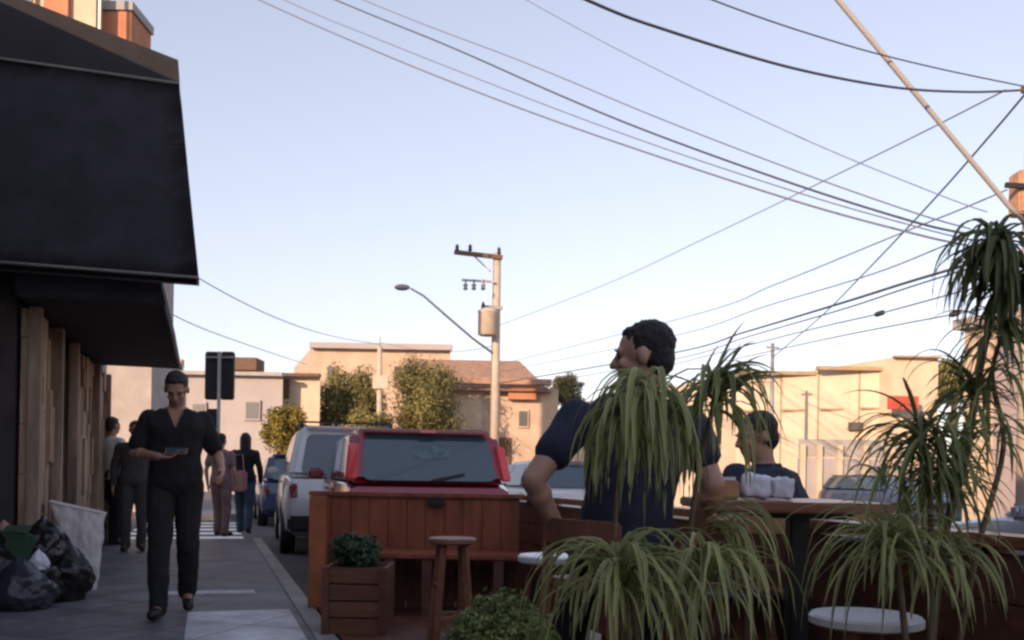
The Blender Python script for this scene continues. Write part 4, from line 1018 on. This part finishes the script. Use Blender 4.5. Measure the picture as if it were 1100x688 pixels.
# pedestrians further back
p = at(118, 594, 12.4)
person('person in a white shirt and dark trousers standing under the far awning', (p.x, 12.4, 0), R(150), J_stand(el_l=(.23, -.08, 1.14), wr_l=(.10, -.25, 1.12)), M_wcloth, M_black2, M_skin, .014, k=.98, sleeve=.9)
p = at(143, 597, 11.6)
person('person in grey half hidden at the elbow of the man in black', (p.x, 11.6, 0), R(20), J_stand(), M_gcloth, M_gcloth, M_skin, .014, k=.93, sleeve=1.2)
p = at(262, 578, 15.0)
person('woman with long dark hair and jeans walking away at the crossing', (p.x, 15.0, 0), R(188), J_stand(kn_l=(.09, -.12, .5), an_l=(.09, -.14, .09), toe_l=(.1, -.31, .05), an_r=(-.09, .2, .12), kn_r=(-.09, .03, .5), toe_r=(-.1, .06, .04)), M_black, M_jean, M_skin2, .014, k=.935, hair='long', female=True, sleeve=1.2)
p2 = at(255, 517, 14.8)
bg = thing('shoulder_bag', 'pinkish white bag carried by the woman in jeans', 'bag', (p2.x, 14.8, p2.z-.17))
MB().box((p2.x, 14.8, p2.z), (.30, .12, .34)).build('bag', M_pink, bg, bevel=.03)
MB().tube([(p2.x-.1, 14.8, p2.z+.16), (p2.x-.06, 14.86, p2.z+.42), (p2.x+.06, 14.86, p2.z+.42), (p2.x+.1, 14.8, p2.z+.16)], .012).build('strap', M_pink, bg, True)
M_pinkd = mat('dusty_pink_cotton', (.24, .15, .15), .9, scale=10, var=.2)
p = at(236, 581, 14.3)
person('person in pink walking just left of the woman in jeans', (p.x, 14.3, 0), R(172), J_stand(kn_l=(.09, -.10, .5), an_l=(.09, -.1, .09), toe_l=(.1, -.27, .05)), M_pinkd, M_pinkd, M_skin2, .014, k=.91, female=True, sleeve=.6)
# man in navy on the bar chair, back to us, face turned left; built facing +Y
Ym = 3.22
def Lm(px, py, dy=0.0):
    q = at(px, py, Ym+dy); return (q.x, q.y, q.z)
J = dict(pelvis=Lm(668, 598, .04), neck=Lm(690, 424, 0), head=Lm(690, 384, .01), sh_l=Lm(620, 452, 0), sh_r=Lm(738, 456, .04),
         el_l=Lm(572, 516, -.10), wr_l=Lm(602, 575, .02), hd_l=Lm(618, 598, .08), el_r=Lm(766, 520, -.02), wr_r=Lm(750, 572, .10), hd_r=Lm(740, 590, .17),
         hip_l=Lm(645, 610, .06), hip_r=Lm(694, 612, .06), kn_l=Lm(628, 614, .46), kn_r=Lm(706, 614, .46), an_l=(.20, Ym+.42, .30), an_r=(.50, Ym+.42, .30), toe_l=(.18, Ym+.57, .26), toe_r=(.52, Ym+.57, .26))
person('man in a navy polo shirt sitting with his back to us, face turned left', (0, 0, 0), 0.0, J, M_navy, M_black2, M_skin2, .0075, (R(-105), R(4)), palm={'l': (.6, .6, -.4), 'r': (-.6, .6, -.4)}, curl=.5, sleeve=.52, girth=.92)
# second seated person beyond the table
Ys = 4.55
def Ls(px, py, dy=0.0):
    q = at(px, py, Ys+dy); return (q.x, q.y, q.z)
J = dict(pelvis=Ls(826, 625, 0), neck=Ls(822, 500, 0), head=Ls(812, 470, .0), sh_l=Ls(792, 512, -.1), sh_r=Ls(846, 520, .08), el_l=Ls(782, 566, -.2), el_r=Ls(866, 568, -.02),
         wr_l=Ls(760, 556, -.34), wr_r=Ls(815, 560, -.25), hip_l=Ls(812, 630, -.06), hip_r=Ls(836, 632, .08), kn_l=Ls(730, 632, -.15), kn_r=Ls(742, 632, .15), an_l=(.92, Ys-.2, .10), an_r=(.96, Ys+.1, .10), toe_l=(.78, Ys-.22, .05), toe_r=(.82, Ys+.1, .05))
person('dark-haired person in dark blue seated on the far side of the bar table', (0, 0, 0), 0.0, J, M_navy, M_black2, M_skin, .010, (R(-80), R(12)), sleeve=.6)
pl = Ls(826, 640, .02)
chair('dark low chair under the person on the far side of the bar table', pl[0], pl[1], R(80), .37, .80, M_deckwood2, M_deckwood2)
# ================================================================ LIGHT, SKY, CAMERA
EL = R(14); AZ = R(31)                     # light travels towards +Y, turned AZ to the right
d = V((math.sin(AZ)*math.cos(EL), math.cos(AZ)*math.cos(EL), -math.sin(EL)))
sun = bpy.data.lights.new('sun', 'SUN'); sun.energy = 2.5; sun.angle = R(.5); sun.color = (1.0, .68, .45)
so = bpy.data.objects.new('sun', sun); col.objects.link(so); so.rotation_euler = d.to_track_quat('-Z', 'Y').to_euler(); so.location = (-20, -40, 30)
wd = bpy.data.worlds.new('World'); sc.world = wd; wd.use_nodes = True
nt = wd.node_tree; bgn = nt.nodes['Background']
sky = nt.nodes.new('ShaderNodeTexSky'); sky.sky_type = 'NISHITA'; sky.sun_disc = False
sky.sun_elevation = EL; sky.sun_rotation = math.pi + AZ; sky.altitude = 0
sky.air_density = 1.0; sky.dust_density = 1.0; sky.ozone_density = 1.0
hs = nt.nodes.new('ShaderNodeHueSaturation'); hs.inputs['Saturation'].default_value = .68
gm = nt.nodes.new('ShaderNodeGamma'); gm.inputs['Gamma'].default_value = .68
tn = nt.nodes.new('ShaderNodeMixRGB'); tn.blend_type = 'MULTIPLY'; tn.inputs[0].default_value = 1; tn.inputs[2].default_value = (1.02, .955, 1.05, 1)
nt.links.new(sky.outputs[0], gm.inputs['Color']); nt.links.new(gm.outputs[0], hs.inputs['Color']); nt.links.new(hs.outputs[0], tn.inputs[1]); nt.links.new(tn.outputs[0], bgn.inputs[0]); bgn.inputs[1].default_value = .15
cam = bpy.data.cameras.new('camera'); co = bpy.data.objects.new('camera', cam); col.objects.link(co); sc.camera = co
cam.sensor_width = 36; cam.lens = 36*FPX/1100; cam.shift_y = 165/1100; cam.clip_end = 5000; cam.clip_start = .05
co.matrix_world = Matrix.Translation((0, 0, CAMZ)) @ Matrix.Rotation(R(90), 4, 'X') @ Matrix.Rotation(ROLL, 4, 'Z')
sc.view_settings.view_transform = 'Standard'; sc.view_settings.look = 'None'; sc.view_settings.gamma = 1; sc.view_settings.exposure = 1.3
sc.render.engine = 'CYCLES'
sc.cycles.pixel_filter_type = 'GAUSSIAN'; sc.cycles.filter_width = 2.9
sc.cycles.max_bounces = 6
